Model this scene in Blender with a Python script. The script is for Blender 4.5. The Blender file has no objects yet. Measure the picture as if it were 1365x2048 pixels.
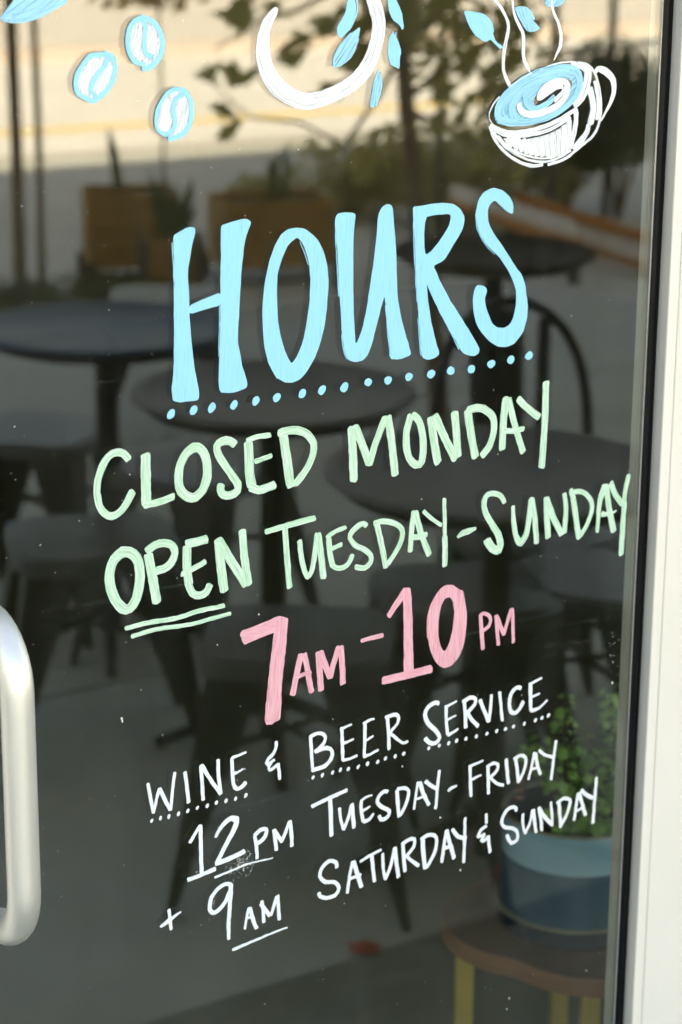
import bpy, bmesh, math, random
from mathutils import Vector, Matrix, noise
from mathutils.geometry import tessellate_polygon
random.seed(7)
S = bpy.context.scene
R = math.radians
PI = math.pi

# ------------------------------------------------------------------ camera
# door plane is y = 0, the street side is y < 0, the cafe is y > 0
FPX, CX, CY = 4456.0, 682.5, 1024.0
CAM = Vector((0.0, -1.47, 1.75))
YAW, PITCH, ROLL = R(34.0), R(16.5), 0.0085
fw = Vector((math.sin(YAW) * math.cos(PITCH), math.cos(YAW) * math.cos(PITCH), -math.sin(PITCH)))
rt0 = Vector((math.cos(YAW), -math.sin(YAW), 0.0))
up0 = rt0.cross(fw)
rt = rt0 * math.cos(ROLL) + up0 * math.sin(ROLL)
up = up0 * math.cos(ROLL) - rt0 * math.sin(ROLL)
cd = bpy.data.cameras.new("camera")
cam = bpy.data.objects.new("camera", cd)
S.collection.objects.link(cam)
S.camera = cam
M3 = Matrix((rt, up, -fw)).transposed()
cam.matrix_world = Matrix.Translation(CAM) @ M3.to_4x4()
cd.sensor_fit = 'VERTICAL'
cd.sensor_height = 36.0
cd.sensor_width = 24.0
cd.lens = FPX / 2048.0 * 36.0
cd.clip_start = 0.05
cd.clip_end = 900
cd.dof.use_dof = True
cd.dof.focus_distance = 1.80
cd.dof.aperture_fstop = 6.6

# ------------------------------------------------------------------ light
SUN_EL = 41.0
w = bpy.data.worlds.new("World")
S.world = w
w.use_nodes = True
nt = w.node_tree
sky = nt.nodes.new('ShaderNodeTexSky')
sky.sky_type = 'NISHITA'
sky.sun_disc = False
sky.sun_elevation = R(SUN_EL)
sky.sun_rotation = R(0)
sky.air_density = 1.0
sky.dust_density = 2.5
sky.ozone_density = 0.7
nt.nodes['Background'].inputs[1].default_value = 0.12
nt.links.new(sky.outputs[0], nt.nodes['Background'].inputs[0])
sd = bpy.data.lights.new("sun", 'SUN')
sd.energy = 5.0
sd.angle = R(0.5)
sd.color = (1.0, 0.975, 0.92)
sun = bpy.data.objects.new("sun", sd)
S.collection.objects.link(sun)
# light travels from behind the building (+y, high) towards the street (-y)
sun.rotation_euler = Vector((0.05, math.cos(R(SUN_EL)), math.sin(R(SUN_EL)))).to_track_quat('Z', 'Y').to_euler()
S.view_settings.view_transform = 'Standard'
S.view_settings.look = 'None'
S.view_settings.gamma = 1.0
S.view_settings.use_curve_mapping = False
S.view_settings.exposure = 2.6
S.view_settings.use_white_balance = True      # the camera's daylight-shade setting
S.view_settings.white_balance_temperature = 9000
S.view_settings.white_balance_tint = 10
S.render.engine = 'CYCLES'
cy = S.cycles
cy.use_denoising = True
cy.max_bounces = 10
cy.diffuse_bounces = 4
cy.glossy_bounces = 4
cy.transparent_max_bounces = 16
cy.sample_clamp_indirect = 8.0

# ------------------------------------------------------------------ helpers
def ray(px, py):
    return (fw * FPX + rt * (px - CX) - up * (py - CY)).normalized()

def on_door(px, py, y=0.0):
    d = ray(px, py)
    t = (y - CAM.y) / d.y
    p = CAM + d * t
    return p.x, p.z

def inside(px, py, z):
    d = ray(px, py)
    t = (z - CAM.z) / d.z
    return CAM + d * t

def mirrored(px, py, z=0.0):
    """the point of height z whose image in the glass is seen at px, py"""
    p = inside(px, py, z)
    return Vector((p.x, -p.y, p.z))

def mirrored_at(px, py, gy):
    """where a plumb line standing on the ground where pixel row gy meets column px, is hit at row py"""
    g = inside(px, gy, 0.0)
    dist = math.hypot(g.x - CAM.x, g.y - CAM.y)
    d = ray(px, py)
    t = dist / math.hypot(d.x, d.y)
    p = CAM + d * t
    return Vector((p.x, -p.y, p.z))

def link(o, parent=None):
    S.collection.objects.link(o)
    if parent is not None:
        o.parent = parent
    return o

def tag(o, label=None, cat=None, group=None, kind=None):
    if label: o['label'] = label
    if cat: o['category'] = cat
    if group: o['group'] = group
    if kind: o['kind'] = kind
    return o

def empty(name, loc=(0, 0, 0), rz=0.0, parent=None, label=None, cat=None, group=None):
    o = bpy.data.objects.new(name, None)
    o.empty_display_size = 0.05
    o.location = loc
    o.rotation_euler = (0, 0, rz)
    link(o, parent)
    return tag(o, label, cat, group)

def copy_tree(o, parent=None):
    c = o.copy()
    S.collection.objects.link(c)
    c.parent = parent
    for ch in list(o.children):
        copy_tree(ch, c)
    return c

class MB:
    def __init__(self):
        self.v, self.f, self.uv = [], [], []
    def add(self, vs, fs, uvs=None):
        b = len(self.v)
        self.v += [tuple(x) for x in vs]
        self.f += [tuple(b + i for i in f) for f in fs]
        if uvs: self.uv += uvs
        return self
    def box(self, x0, x1, y0, y1, z0, z1):
        vs = [(x, y, z) for z in (z0, z1) for y in (y0, y1) for x in (x0, x1)]
        return self.add(vs, [(0, 2, 3, 1), (4, 5, 7, 6), (0, 1, 5, 4), (2, 6, 7, 3), (0, 4, 6, 2), (1, 3, 7, 5)])
    def tube(self, pts, rad, n=10, cap=True, flat=1.0):
        pts = [Vector(p) for p in pts]
        rads = rad if isinstance(rad, (list, tuple)) else [rad] * len(pts)
        rings = []
        ref = None
        for i, p in enumerate(pts):
            a = pts[max(i - 1, 0)]; b = pts[min(i + 1, len(pts) - 1)]
            t = (b - a).normalized()
            if ref is None:
                ref = Vector((0, 0, 1)) if abs(t.z) < 0.9 else Vector((1, 0, 0))
            u = (ref - t * ref.dot(t)).normalized()
            v = t.cross(u)
            ref = u
            rings.append([p + (u * math.cos(k * 2 * PI / n) + v * math.sin(k * 2 * PI / n) * flat) * rads[i] for k in range(n)])
        vs = [q for r_ in rings for q in r_]
        fs = []
        for i in range(len(pts) - 1):
            for k in range(n):
                k2 = (k + 1) % n
                fs.append((i * n + k, i * n + k2, (i + 1) * n + k2, (i + 1) * n + k))
        if cap:
            fs.append(tuple(range(n))[::-1])
            fs.append(tuple((len(pts) - 1) * n + k for k in range(n)))
        return self.add(vs, fs)
    def lathe(self, prof, n=40, c=(0, 0, 0)):
        vs = []
        for r_, z in prof:
            for k in range(n):
                a = 2 * PI * k / n
                vs.append((c[0] + r_ * math.cos(a), c[1] + r_ * math.sin(a), c[2] + z))
        fs = []
        for i in range(len(prof) - 1):
            for k in range(n):
                k2 = (k + 1) % n
                fs.append((i * n + k, i * n + k2, (i + 1) * n + k2, (i + 1) * n + k))
        fs.append(tuple(range(n))[::-1])
        fs.append(tuple((len(prof) - 1) * n + k for k in range(n)))
        return self.add(vs, fs)
    def prism(self, poly, z0, z1):
        n = len(poly)
        vs = [(x, y, z0) for x, y in poly] + [(x, y, z1) for x, y in poly]
        fs = [tuple(range(n))[::-1], tuple(range(n, 2 * n))]
        for i in range(n):
            j = (i + 1) % n
            fs.append((i, j, n + j, n + i))
        return self.add(vs, fs)
    def build(self, name, mat, parent=None, smooth=False, bevel=0.0, loc=None):
        me = bpy.data.meshes.new(name)
        me.from_pydata(self.v, [], self.f)
        if self.uv:
            uvl = me.uv_layers.new(name="UVMap")
            for i, l in enumerate(me.loops):
                uvl.data[i].uv = self.uv[l.vertex_index]
        me.materials.append(mat)
        if smooth:
            me.shade_smooth()
            try: me.set_sharp_from_angle(angle=R(38))
            except Exception: pass
        o = bpy.data.objects.new(name, me)
        if loc is not None: o.location = loc
        link(o, parent)
        if bevel:
            m = o.modifiers.new("bevel", 'BEVEL'); m.width = bevel; m.segments = 2; m.limit_method = 'ANGLE'
        return o

# ------------------------------------------------------------------ materials
def mat(name, col, rough=0.6, metal=0.0, var=0.0, scale=6.0, col2=None, bump=0.0, bscale=60.0, spec=0.5, coat=0.0, stretch=None):
    m = bpy.data.materials.new(name); m.use_nodes = True
    n = m.node_tree; b = n.nodes['Principled BSDF']
    b.inputs['Roughness'].default_value = rough
    b.inputs['Metallic'].default_value = metal
    b.inputs['Specular IOR Level'].default_value = spec
    if coat: b.inputs['Coat Weight'].default_value = coat
    tc = n.nodes.new('ShaderNodeTexCoord')
    mp = n.nodes.new('ShaderNodeMapping')
    n.links.new(tc.outputs['Object'], mp.inputs[0])
    if stretch: mp.inputs['Scale'].default_value = stretch
    if var or col2:
        nz = n.nodes.new('ShaderNodeTexNoise'); nz.inputs['Scale'].default_value = scale
        nz.inputs['Detail'].default_value = 6; nz.inputs['Roughness'].default_value = 0.65
        n.links.new(mp.outputs[0], nz.inputs['Vector'])
        cr = n.nodes.new('ShaderNodeValToRGB')
        c2 = col2 or tuple(min(1, c * (1 + var)) for c in col)
        c1 = col if col2 else tuple(c * (1 - var) for c in col)
        cr.color_ramp.elements[0].position = 0.32; cr.color_ramp.elements[1].position = 0.68
        cr.color_ramp.elements[0].color = (*c1, 1); cr.color_ramp.elements[1].color = (*c2, 1)
        n.links.new(nz.outputs['Fac'], cr.inputs[0]); n.links.new(cr.outputs[0], b.inputs['Base Color'])
    else:
        b.inputs['Base Color'].default_value = (*col, 1)
    if bump:
        nb = n.nodes.new('ShaderNodeTexNoise'); nb.inputs['Scale'].default_value = bscale; nb.inputs['Detail'].default_value = 5
        n.links.new(mp.outputs[0], nb.inputs['Vector'])
        bp = n.nodes.new('ShaderNodeBump'); bp.inputs['Strength'].default_value = bump; bp.inputs['Distance'].default_value = 0.01
        n.links.new(nb.outputs['Fac'], bp.inputs['Height']); n.links.new(bp.outputs[0], b.inputs['Normal'])
    return m

def glass_mat(name, f0, dirt=0.0):
    m = bpy.data.materials.new(name); m.use_nodes = True
    n = m.node_tree; n.nodes.clear()
    out = n.nodes.new('ShaderNodeOutputMaterial')
    tr = n.nodes.new('ShaderNodeBsdfTransparent'); tr.inputs[0].default_value = (0.93, 0.95, 0.93, 1)
    gl = n.nodes.new('ShaderNodeBsdfGlossy'); gl.inputs['Roughness'].default_value = 0.0; gl.inputs[0].default_value = (0.985, 1, 0.985, 1)
    lw = n.nodes.new('ShaderNodeLayerWeight'); lw.inputs[0].default_value = 0.5
    p = n.nodes.new('ShaderNodeMath'); p.operation = 'POWER'; p.inputs[1].default_value = 5.0
    mu = n.nodes.new('ShaderNodeMath'); mu.operation = 'MULTIPLY_ADD'; mu.inputs[1].default_value = 1 - f0; mu.inputs[2].default_value = f0
    # layer weight "facing" is 1-|cos|, the same on either side of the pane
    n.links.new(lw.outputs['Facing'], p.inputs[0]); n.links.new(p.outputs[0], mu.inputs[0])
    mx = n.nodes.new('ShaderNodeMixShader')
    n.links.new(mu.outputs[0], mx.inputs[0]); n.links.new(tr.outputs[0], mx.inputs[1]); n.links.new(gl.outputs[0], mx.inputs[2])
    last = mx.outputs[0]
    if dirt:
        # faint wipe haze and dust film
        tc = n.nodes.new('ShaderNodeTexCoord')
        mp = n.nodes.new('ShaderNodeMapping'); mp.inputs['Scale'].default_value = (9, 9, 2.2); mp.inputs['Rotation'].default_value = (0, R(28), 0)
        nz = n.nodes.new('ShaderNodeTexNoise'); nz.inputs['Scale'].default_value = 2.0; nz.inputs['Detail'].default_value = 8; nz.inputs['Roughness'].default_value = 0.6
        nz.inputs['Distortion'].default_value = 0.8
        n.links.new(tc.outputs['Object'], mp.inputs[0]); n.links.new(mp.outputs[0], nz.inputs['Vector'])
        cr = n.nodes.new('ShaderNodeValToRGB'); cr.color_ramp.elements[0].position = 0.45; cr.color_ramp.elements[1].position = 0.85
        cr.color_ramp.elements[1].color = (dirt, dirt, dirt, 1)
        n.links.new(nz.outputs['Fac'], cr.inputs[0])
        mpw = n.nodes.new('ShaderNodeMapping'); mpw.inputs['Scale'].default_value = (7, 1, 160); mpw.inputs['Rotation'].default_value = (0, R(17), 0)
        nw = n.nodes.new('ShaderNodeTexNoise'); nw.inputs['Scale'].default_value = 1.0; nw.inputs['Detail'].default_value = 5; nw.inputs['Distortion'].default_value = 1.4
        n.links.new(tc.outputs['Object'], mpw.inputs[0]); n.links.new(mpw.outputs[0], nw.inputs['Vector'])
        cw = n.nodes.new('ShaderNodeValToRGB'); cw.color_ramp.elements[0].position = 0.64; cw.color_ramp.elements[1].position = 0.80
        cw.color_ramp.elements[1].color = (dirt * 2.5, dirt * 2.5, dirt * 2.5, 1)
        n.links.new(nw.outputs['Fac'], cw.inputs[0])
        ad = n.nodes.new('ShaderNodeMath'); ad.operation = 'ADD'
        n.links.new(cr.outputs[0], ad.inputs[0]); n.links.new(cw.outputs[0], ad.inputs[1])
        cr = ad
        df = n.nodes.new('ShaderNodeBsdfDiffuse'); df.inputs[0].default_value = (0.7, 0.7, 0.68, 1)
        m2 = n.nodes.new('ShaderNodeMixShader')
        n.links.new(cr.outputs[0], m2.inputs[0]); n.links.new(last, m2.inputs[1]); n.links.new(df.outputs[0], m2.inputs[2])
        last = m2.outputs[0]
    n.links.new(last, out.inputs[0])
    return m

def paint_mat(name, col, thin=0.0, streak=0.12, shift=None):
    """window paint: brush streaks run along the stroke (uv.y), it lets a little through where thin"""
    m = bpy.data.materials.new(name); m.use_nodes = True
    n = m.node_tree; b = n.nodes['Principled BSDF']
    b.inputs['Roughness'].default_value = 0.5
    b.inputs['Specular IOR Level'].default_value = 0.25
    uv = n.nodes.new('ShaderNodeUVMap'); uv.uv_map = 'UVMap'
    mp = n.nodes.new('ShaderNodeMapping'); mp.inputs['Scale'].default_value = (900, 45, 1)
    n.links.new(uv.outputs[0], mp.inputs[0])
    nz = n.nodes.new('ShaderNodeTexNoise'); nz.inputs['Scale'].default_value = 1.0; nz.inputs['Detail'].default_value = 4; nz.inputs['Distortion'].default_value = 0.6
    n.links.new(mp.outputs[0], nz.inputs['Vector'])
    cr = n.nodes.new('ShaderNodeValToRGB')
    cr.color_ramp.elements[0].position = 0.30; cr.color_ramp.elements[1].position = 0.72
    lo = tuple(c * (1 - streak) for c in col)
    hi = shift or tuple(min(0.93, c * (1 + streak * 0.5)) for c in col)
    cr.color_ramp.elements[0].color = (*lo, 1); cr.color_ramp.elements[1].color = (*hi, 1)
    n.links.new(nz.outputs['Fac'], cr.inputs[0]); n.links.new(cr.outputs[0], b.inputs['Base Color'])
    bp = n.nodes.new('ShaderNodeBump'); bp.inputs['Strength'].default_value = 0.25; bp.inputs['Distance'].default_value = 0.0006
    n.links.new(nz.outputs['Fac'], bp.inputs['Height']); n.links.new(bp.outputs[0], b.inputs['Normal'])
    mp2 = n.nodes.new('ShaderNodeMapping'); mp2.inputs['Scale'].default_value = (1500, 28, 1); mp2.inputs['Location'].default_value = (3.7, 9.1, 0)
    n.links.new(uv.outputs[0], mp2.inputs[0])
    n2 = n.nodes.new('ShaderNodeTexNoise'); n2.inputs['Scale'].default_value = 1.0; n2.inputs['Detail'].default_value = 3; n2.inputs['Distortion'].default_value = 0.9
    n.links.new(mp2.outputs[0], n2.inputs['Vector'])
    c2 = n.nodes.new('ShaderNodeValToRGB')
    c2.color_ramp.elements[0].position = 0.60 - 0.12 * thin; c2.color_ramp.elements[1].position = 0.66
    c2.color_ramp.elements[0].color = (1, 1, 1, 1); a = 1 - min(0.95, 0.12 + thin); c2.color_ramp.elements[1].color = (a, a, a, 1)
    n.links.new(n2.outputs['Fac'], c2.inputs[0]); n.links.new(c2.outputs[0], b.inputs['Alpha'])
    return m

M = {}
M['blue'] = paint_mat('light_blue_window_paint', (0.30, 0.70, 0.93), 0.04, 0.06)
M['blue_thin'] = paint_mat('light_blue_window_paint_brushed', (0.33, 0.70, 0.93), 0.62, 0.10)
M['green'] = paint_mat('mint_green_window_paint', (0.42, 0.79, 0.48), 0.22, 0.18, (0.76, 0.89, 0.80))
M['pink'] = paint_mat('pink_window_paint', (0.88, 0.35, 0.43), 0.16, 0.15, (0.93, 0.54, 0.60))
M['white'] = paint_mat('white_window_paint', (0.86, 0.88, 0.90), 0.0, 0.06)
M['white_thin'] = paint_mat('white_window_paint_brushed', (0.84, 0.86, 0.88), 0.5, 0.10)
M['bean_white'] = paint_mat('scrubbed_white_window_paint', (0.84, 0.86, 0.88), 0.85, 0.14)
M['ceiling'] = mat('white_ceiling_paint', (0.80, 0.79, 0.76), 0.9)
M['glass'] = glass_mat('door_glass', 0.108, 0.018)
M['glassback'] = glass_mat('door_glass_inner_face', 0.065)
M['dust'] = mat('dust_specks', (0.75, 0.73, 0.68), 0.9)
M['cream'] = mat('cream_powder_coat', (0.83, 0.775, 0.695), 0.38, var=0.03, scale=3, bump=0.05, bscale=220)
M['greymetal_and_shade'] = mat('grey_metal_and_shaded_return', (0.48, 0.47, 0.44), 0.5, var=0.06, scale=5)  # grey metal; also the stile's return, with its shade in the colour
M['spacer'] = mat('grey_spacer_bar', (0.52, 0.49, 0.42), 0.5, var=0.05, scale=8)
M['brightedge'] = mat('bright_metal_edge', (0.78, 0.77, 0.74), 0.3, metal=0.6)
M['rubber'] = mat('black_rubber', (0.004, 0.0045, 0.005), 0.34, var=0.3, scale=30, bump=0.25, bscale=90, spec=0.12, stretch=(1, 1, 0.15))
M['handle'] = mat('satin_aluminium', (0.76, 0.75, 0.71), 0.46, metal=0.85, var=0.05, scale=14, bump=0.03, bscale=300, stretch=(1, 1, 0.08))
M['stucco'] = mat('pale_stucco', (0.62, 0.59, 0.53), 0.9, var=0.06, scale=2, bump=0.3, bscale=80)
M['inner_wall'] = mat('interior_paint', (0.20, 0.155, 0.09), 0.9, var=0.1, scale=2)
M['inner_floor'] = mat('sealed_concrete_floor', (0.11, 0.10, 0.048), 0.6, var=0.25, scale=3, bump=0.05)
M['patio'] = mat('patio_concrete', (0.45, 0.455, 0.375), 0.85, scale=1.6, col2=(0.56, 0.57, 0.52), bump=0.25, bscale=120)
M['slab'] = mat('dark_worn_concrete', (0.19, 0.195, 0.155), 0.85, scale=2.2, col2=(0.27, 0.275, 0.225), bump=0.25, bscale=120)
M['jointgrey'] = mat('grey_joint_filler', (0.24, 0.235, 0.21), 0.95)
M['street'] = mat('sun_bleached_street', (0.62, 0.61, 0.56), 0.9, scale=0.7, col2=(0.71, 0.70, 0.65), bump=0.2, bscale=80)
M['walk'] = mat('far_pavement', (0.60, 0.57, 0.51), 0.9, scale=1.0, var=0.08)
M['kerb'] = mat('kerb_concrete', (0.36, 0.32, 0.29), 0.9, var=0.1, scale=3, bump=0.2)
M['farkerb'] = mat('reddish_kerb', (0.50, 0.43, 0.38), 0.9, var=0.1, scale=3)
M['yellow'] = mat('yellow_road_paint', (0.78, 0.55, 0.16), 0.8, var=0.12, scale=4)
M['tabletop'] = mat('dark_grey_table_metal', (0.17, 0.16, 0.145), 0.5, metal=0.2, var=0.18, scale=7)
M['tableblue'] = mat('blue_black_table_metal', (0.04, 0.07, 0.12), 0.42, metal=0.3, var=0.3, scale=5)
M['blackmetal'] = mat('matt_black_metal', (0.008, 0.008, 0.009), 0.7, spec=0.2)
M['iron'] = mat('dark_iron', (0.022, 0.022, 0.022), 0.4, metal=0.5, var=0.2, scale=9)
M['gunmetal'] = mat('dark_gunmetal_chair_steel', (0.035, 0.036, 0.034), 0.38, metal=0.4, var=0.25, scale=8)
M['seat'] = mat('worn_gunmetal_seat', (0.15, 0.15, 0.14), 0.35, metal=0.4, var=0.25, scale=6)
M['planterwood'] = mat('golden_brown_planter_wood', (0.36, 0.18, 0.035), 0.7, var=0.22, scale=5, bump=0.2, bscale=30, stretch=(1, 1, 6))
M['railwood'] = mat('orange_brown_wood', (0.55, 0.19, 0.03), 0.6, var=0.2, scale=5)
M['cane'] = mat('pale_woven_cord', (0.86, 0.80, 0.72), 0.8, var=0.1, scale=9)
M['bark'] = mat('brown_bark', (0.20, 0.135, 0.08), 0.9, var=0.3, scale=9, bump=0.5, bscale=40, stretch=(1, 1, 0.2))
M['barkdark'] = mat('dark_brown_post_wood', (0.13, 0.075, 0.03), 0.8, var=0.3, scale=7, bump=0.3, bscale=40, stretch=(1, 1, 0.2))
M['stake'] = mat('dark_green_stake', (0.02, 0.035, 0.018), 0.6)
M['leafdry'] = mat('tan_autumn_leaf', (0.26, 0.15, 0.03), 0.7, scale=4, col2=(0.14, 0.11, 0.02))
M['leaf'] = mat('olive_leaf', (0.22, 0.21, 0.055), 0.6, scale=3, col2=(0.36, 0.31, 0.14))
M['leafdark'] = mat('dark_green_leaf', (0.02, 0.05, 0.012), 0.5, scale=4, col2=(0.05, 0.10, 0.02))
M['hedge'] = mat('olive_hedge_leaf', (0.28, 0.26, 0.10), 0.7, scale=2.5, col2=(0.42, 0.38, 0.20))
M['walnut'] = mat('walnut_stool_top', (0.14, 0.058, 0.026), 0.42, scale=5, col2=(0.23, 0.10, 0.045), bump=0.08, bscale=40, stretch=(1.2, 9, 1))
M['walnutedge'] = mat('walnut_edge', (0.32, 0.13, 0.055), 0.45, scale=6, col2=(0.46, 0.21, 0.10), bump=0.1, bscale=60, stretch=(2, 2, 8))
M['brass'] = mat('brushed_brass', (0.80, 0.58, 0.12), 0.45, metal=0.35, var=0.08, scale=10)
M['glazelight'] = mat('pale_blue_glaze', (0.38, 0.72, 0.88), 0.22, scale=6, col2=(0.54, 0.80, 0.90), coat=0.4)
M['glazedark'] = mat('deep_teal_glaze', (0.012, 0.10, 0.17), 0.22, scale=5, col2=(0.03, 0.17, 0.27), coat=0.4, stretch=(1, 1, 0.3))
M['glazenavy'] = mat('navy_saucer_glaze', (0.012, 0.03, 0.065), 0.2, var=0.25, scale=6, coat=0.4)
M['rimclay'] = mat('tan_glaze_rim', (0.42, 0.36, 0.24), 0.4, var=0.2, scale=20)
M['soil'] = mat('dry_soil', (0.12, 0.075, 0.045), 0.95, var=0.3, scale=40, bump=0.6, bscale=120)
M['succulent'] = mat('bright_succulent_leaf', (0.20, 0.46, 0.06), 0.4, scale=22, col2=(0.50, 0.74, 0.24))
M['stem'] = mat('dark_red_brown_stem', (0.10, 0.055, 0.04), 0.7)
M['copper'] = mat('copper_charm', (0.62, 0.30, 0.20), 0.3, metal=0.8)
M['redleaf'] = mat('fallen_red_leaf', (0.50, 0.06, 0.02), 0.7)

def translucent(m, col, f):
    n = m.node_tree; out = [q for q in n.nodes if q.type == 'OUTPUT_MATERIAL'][0]; b = n.nodes['Principled BSDF']
    t = n.nodes.new('ShaderNodeBsdfTranslucent'); t.inputs[0].default_value = (*col, 1)
    x = n.nodes.new('ShaderNodeMixShader'); x.inputs[0].default_value = f
    n.links.new(b.outputs[0], x.inputs[1]); n.links.new(t.outputs[0], x.inputs[2]); n.links.new(x.outputs[0], out.inputs[0])
translucent(M['leaf'], (0.55, 0.50, 0.16), 0.5)
translucent(M['hedge'], (0.50, 0.46, 0.18), 0.4)
translucent(M['leafdry'], (0.70, 0.42, 0.08), 0.5)

# ------------------------------------------------------------------ setting
def sheet(name, x0, x1, y0, y1, z, m, kind='structure', th=0.0):
    b = MB()
    if th: b.box(x0, x1, y0, y1, z - th, z)
    else: b.add([(x0, y0, z), (x1, y0, z), (x1, y1, z), (x0, y1, z)], [(0, 1, 2, 3)])
    o = b.build(name, m)
    o['kind'] = kind
    return o

KY = mirrored(200, 303).y          # kerb line of the patio pavement
YL = mirrored(200, 217).y          # yellow line
FK = mirrored(200, 92).y           # far kerb
sheet('ground', -400, 400, -400, 400, -0.30, M['street'])
sheet('patio', -30, 45, KY + 0.15, -0.06, 0.0, M['patio'], th=0.2)
SLY = mirrored(500, 1988).y        # joint of the darker slab at the doorstep
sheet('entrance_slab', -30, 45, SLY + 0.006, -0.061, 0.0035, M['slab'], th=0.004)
for k_, yy_ in enumerate((-2.6, -4.4, -6.2, -8.0)):
    sheet('slab_joint', -30, 45, yy_, yy_ + 0.010, 0.0015, M['jointgrey'], th=0.001)
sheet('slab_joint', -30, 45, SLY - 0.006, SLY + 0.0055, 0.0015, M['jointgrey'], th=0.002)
sheet('kerb', -30, 45, KY, KY + 0.147, 0.003, M['kerb'], th=0.2)
sheet('road', -60, 90, FK - 0.001, KY - 0.001, -0.13, M['street'], th=0.1)
yl = sheet('road_line', -60, 90, YL - 0.09, YL + 0.13, -0.125, M['yellow'], th=0.002)
tag(yl, 'yellow painted line along the sunlit road')
sheet('far_kerb', -60, 90, FK - 0.18, FK - 0.002, 0.0, M['farkerb'], th=0.2)
sheet('far_pavement', -60, 90, FK - 8, FK - 0.182, -0.004, M['walk'], th=0.2)
sheet('interior_floor', -3.0, 6.0, 0.12, 6.0, 0.002, M['inner_floor'], th=0.2)

# door extents on the glass plane
GR = on_door(1277, 1024)[0]         # right edge of the visible glass
GL = on_door(-40, 1550)[0] - 0.02   # left edge of the glass
GB, GT = 0.30, 2.08                 # glass bottom and top
GASK = on_door(1297, 1024)[0] - GR

# cafe building: front wall with the door opening, other walls, roof
bld = empty('cafe_building', (0, 0.1, 0), label='pale stuccoed cafe building the glass door is set in', cat='building')
OFS = Vector((0, 0.1, 0))
def bpart(name, b, m):
    o = b.build(name, m, bld); o.location = -OFS
    return o
DX0, DX1, DZ = GL - 0.12, GR + 0.16, 2.22
BX0, BX1, BH, BD = -14.0, 16.0, 8.5, 9.0
wl = MB()
wl.box(BX0, DX0 - 1.9, 0.0, 0.2, 0, BH); wl.box(DX1 + 2.9, BX1, 0.0, 0.2, 0, BH); wl.box(DX1 + 0.1, DX1 + 0.28, 0.0, 0.2, 0, DZ + 0.06); wl.box(DX1 + 0.28, DX1 + 2.9, 0.0, 0.2, 0, 0.10)
wl.box(DX0 - 1.9, DX1 + 2.9, 0.0, 0.2, DZ + 0.06, BH)
wl.box(DX0 - 1.9, DX0 - 1.8, 0.0, 0.2, 0, DZ + 0.06)
wl.box(DX0 - 1.8, DX0 - 0.08, 0.0, 0.2, 0, 0.10)
bpart('front_wall', wl, M['stucco'])
wl = MB()
wl.box(BX0, BX0 + 0.2, 0.201, BD, 0, BH); wl.box(BX1 - 0.2, BX1, 0.201, BD, 0, BH); wl.box(BX0 + 0.201, BX1 - 0.201, BD - 0.2, BD, 0, BH)
bpart('side_wall', wl, M['stucco'])
bpart('roof', MB().box(BX0 - 0.1, BX1 + 0.1, -0.1, BD + 0.1, BH + 0.002, BH + 0.2), M['greymetal_and_shade'])
wl = MB()
wl.box(-3.1, -3.0, 0.21, 6.1, 0, 3.0); wl.box(6.0, 6.1, 0.21, 6.1, 0, 3.0); wl.box(-2.999, 5.999, 6.0, 6.1, 0, 3.0)
bpart('interior_wall', wl, M['inner_wall'])
wf = MB()
wf.box(DX0 - 1.8, DX0 - 1.75, 0.03, 0.1, 0.10, DZ); wf.box(DX0 - 0.13, DX0 - 0.08, 0.03, 0.1, 0.10, DZ)
wf.box(DX0 - 1.749, DX0 - 0.131, 0.03, 0.1, 0.10, 0.15); wf.box(DX0 - 1.749, DX0 - 0.131, 0.03, 0.1, DZ - 0.05, DZ)
added_win = bpart('window', wf, M['cream'])  # unseen window, added so more daylight reaches the room
wg = MB().box(DX0 - 1.748, DX0 - 0.132, 0.062, 0.066, 0.151, DZ - 0.051).build('pane', M['glass'], added_win)

wf = MB(); wx0, wx1 = DX1 + 0.281, DX1 + 2.899
wf.box(wx0, wx0 + .05, 0.03, 0.1, 0.101, DZ + .059); wf.box(wx1 - .05, wx1, 0.03, 0.1, 0.101, DZ + .059)
wf.box(wx0 + .051, wx1 - .051, 0.03, 0.1, 0.101, 0.15); wf.box(wx0 + .051, wx1 - .051, 0.03, 0.1, DZ, DZ + .059)
added_win2 = bpart('window', wf, M['cream'])  # second unseen window, added to brighten the interior
MB().box(wx0 + .052, wx1 - .052, 0.062, 0.066, 0.151, DZ - .001).build('pane', M['glass'], added_win2)

bpart('ceiling', MB().box(-3.1, 6.1, 0.21, 6.1, 3.002, 3.1), M['ceiling'])

# door frame round the door
fr = empty('door_frame', (0, 0.05, 0), label='cream painted metal frame standing right of the glass door', cat='door frame')
def fpart(name, b, m, bevel=0.0):
    o = b.build(name, m, fr, bevel=bevel); o.location = (0, -0.05, 0)
    return o
JX = on_door(1337.5, 1024, -0.013)[0]
fpart('jamb', MB().box(JX + 0.0022, JX + 0.26, -0.0105, 0.030, 0, DZ + 0.05), M['cream'], 0.0012)
fpart('jamb', MB().box(DX0 - 0.078, DX0 - 0.004, -0.0105, 0.10, 0, DZ + 0.05), M['cream'], 0.0012)
fpart('head', MB().box(DX0 - 0.002, JX + 0.0, -0.0105, 0.10, DZ + 0.004, DZ + 0.05), M['cream'], 0.0012)
fpart('threshold', MB().box(DX0 - 0.002, JX + 0.0, -0.06, 0.12, -0.01, 0.012), M['greymetal_and_shade'], 0.001)

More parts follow.
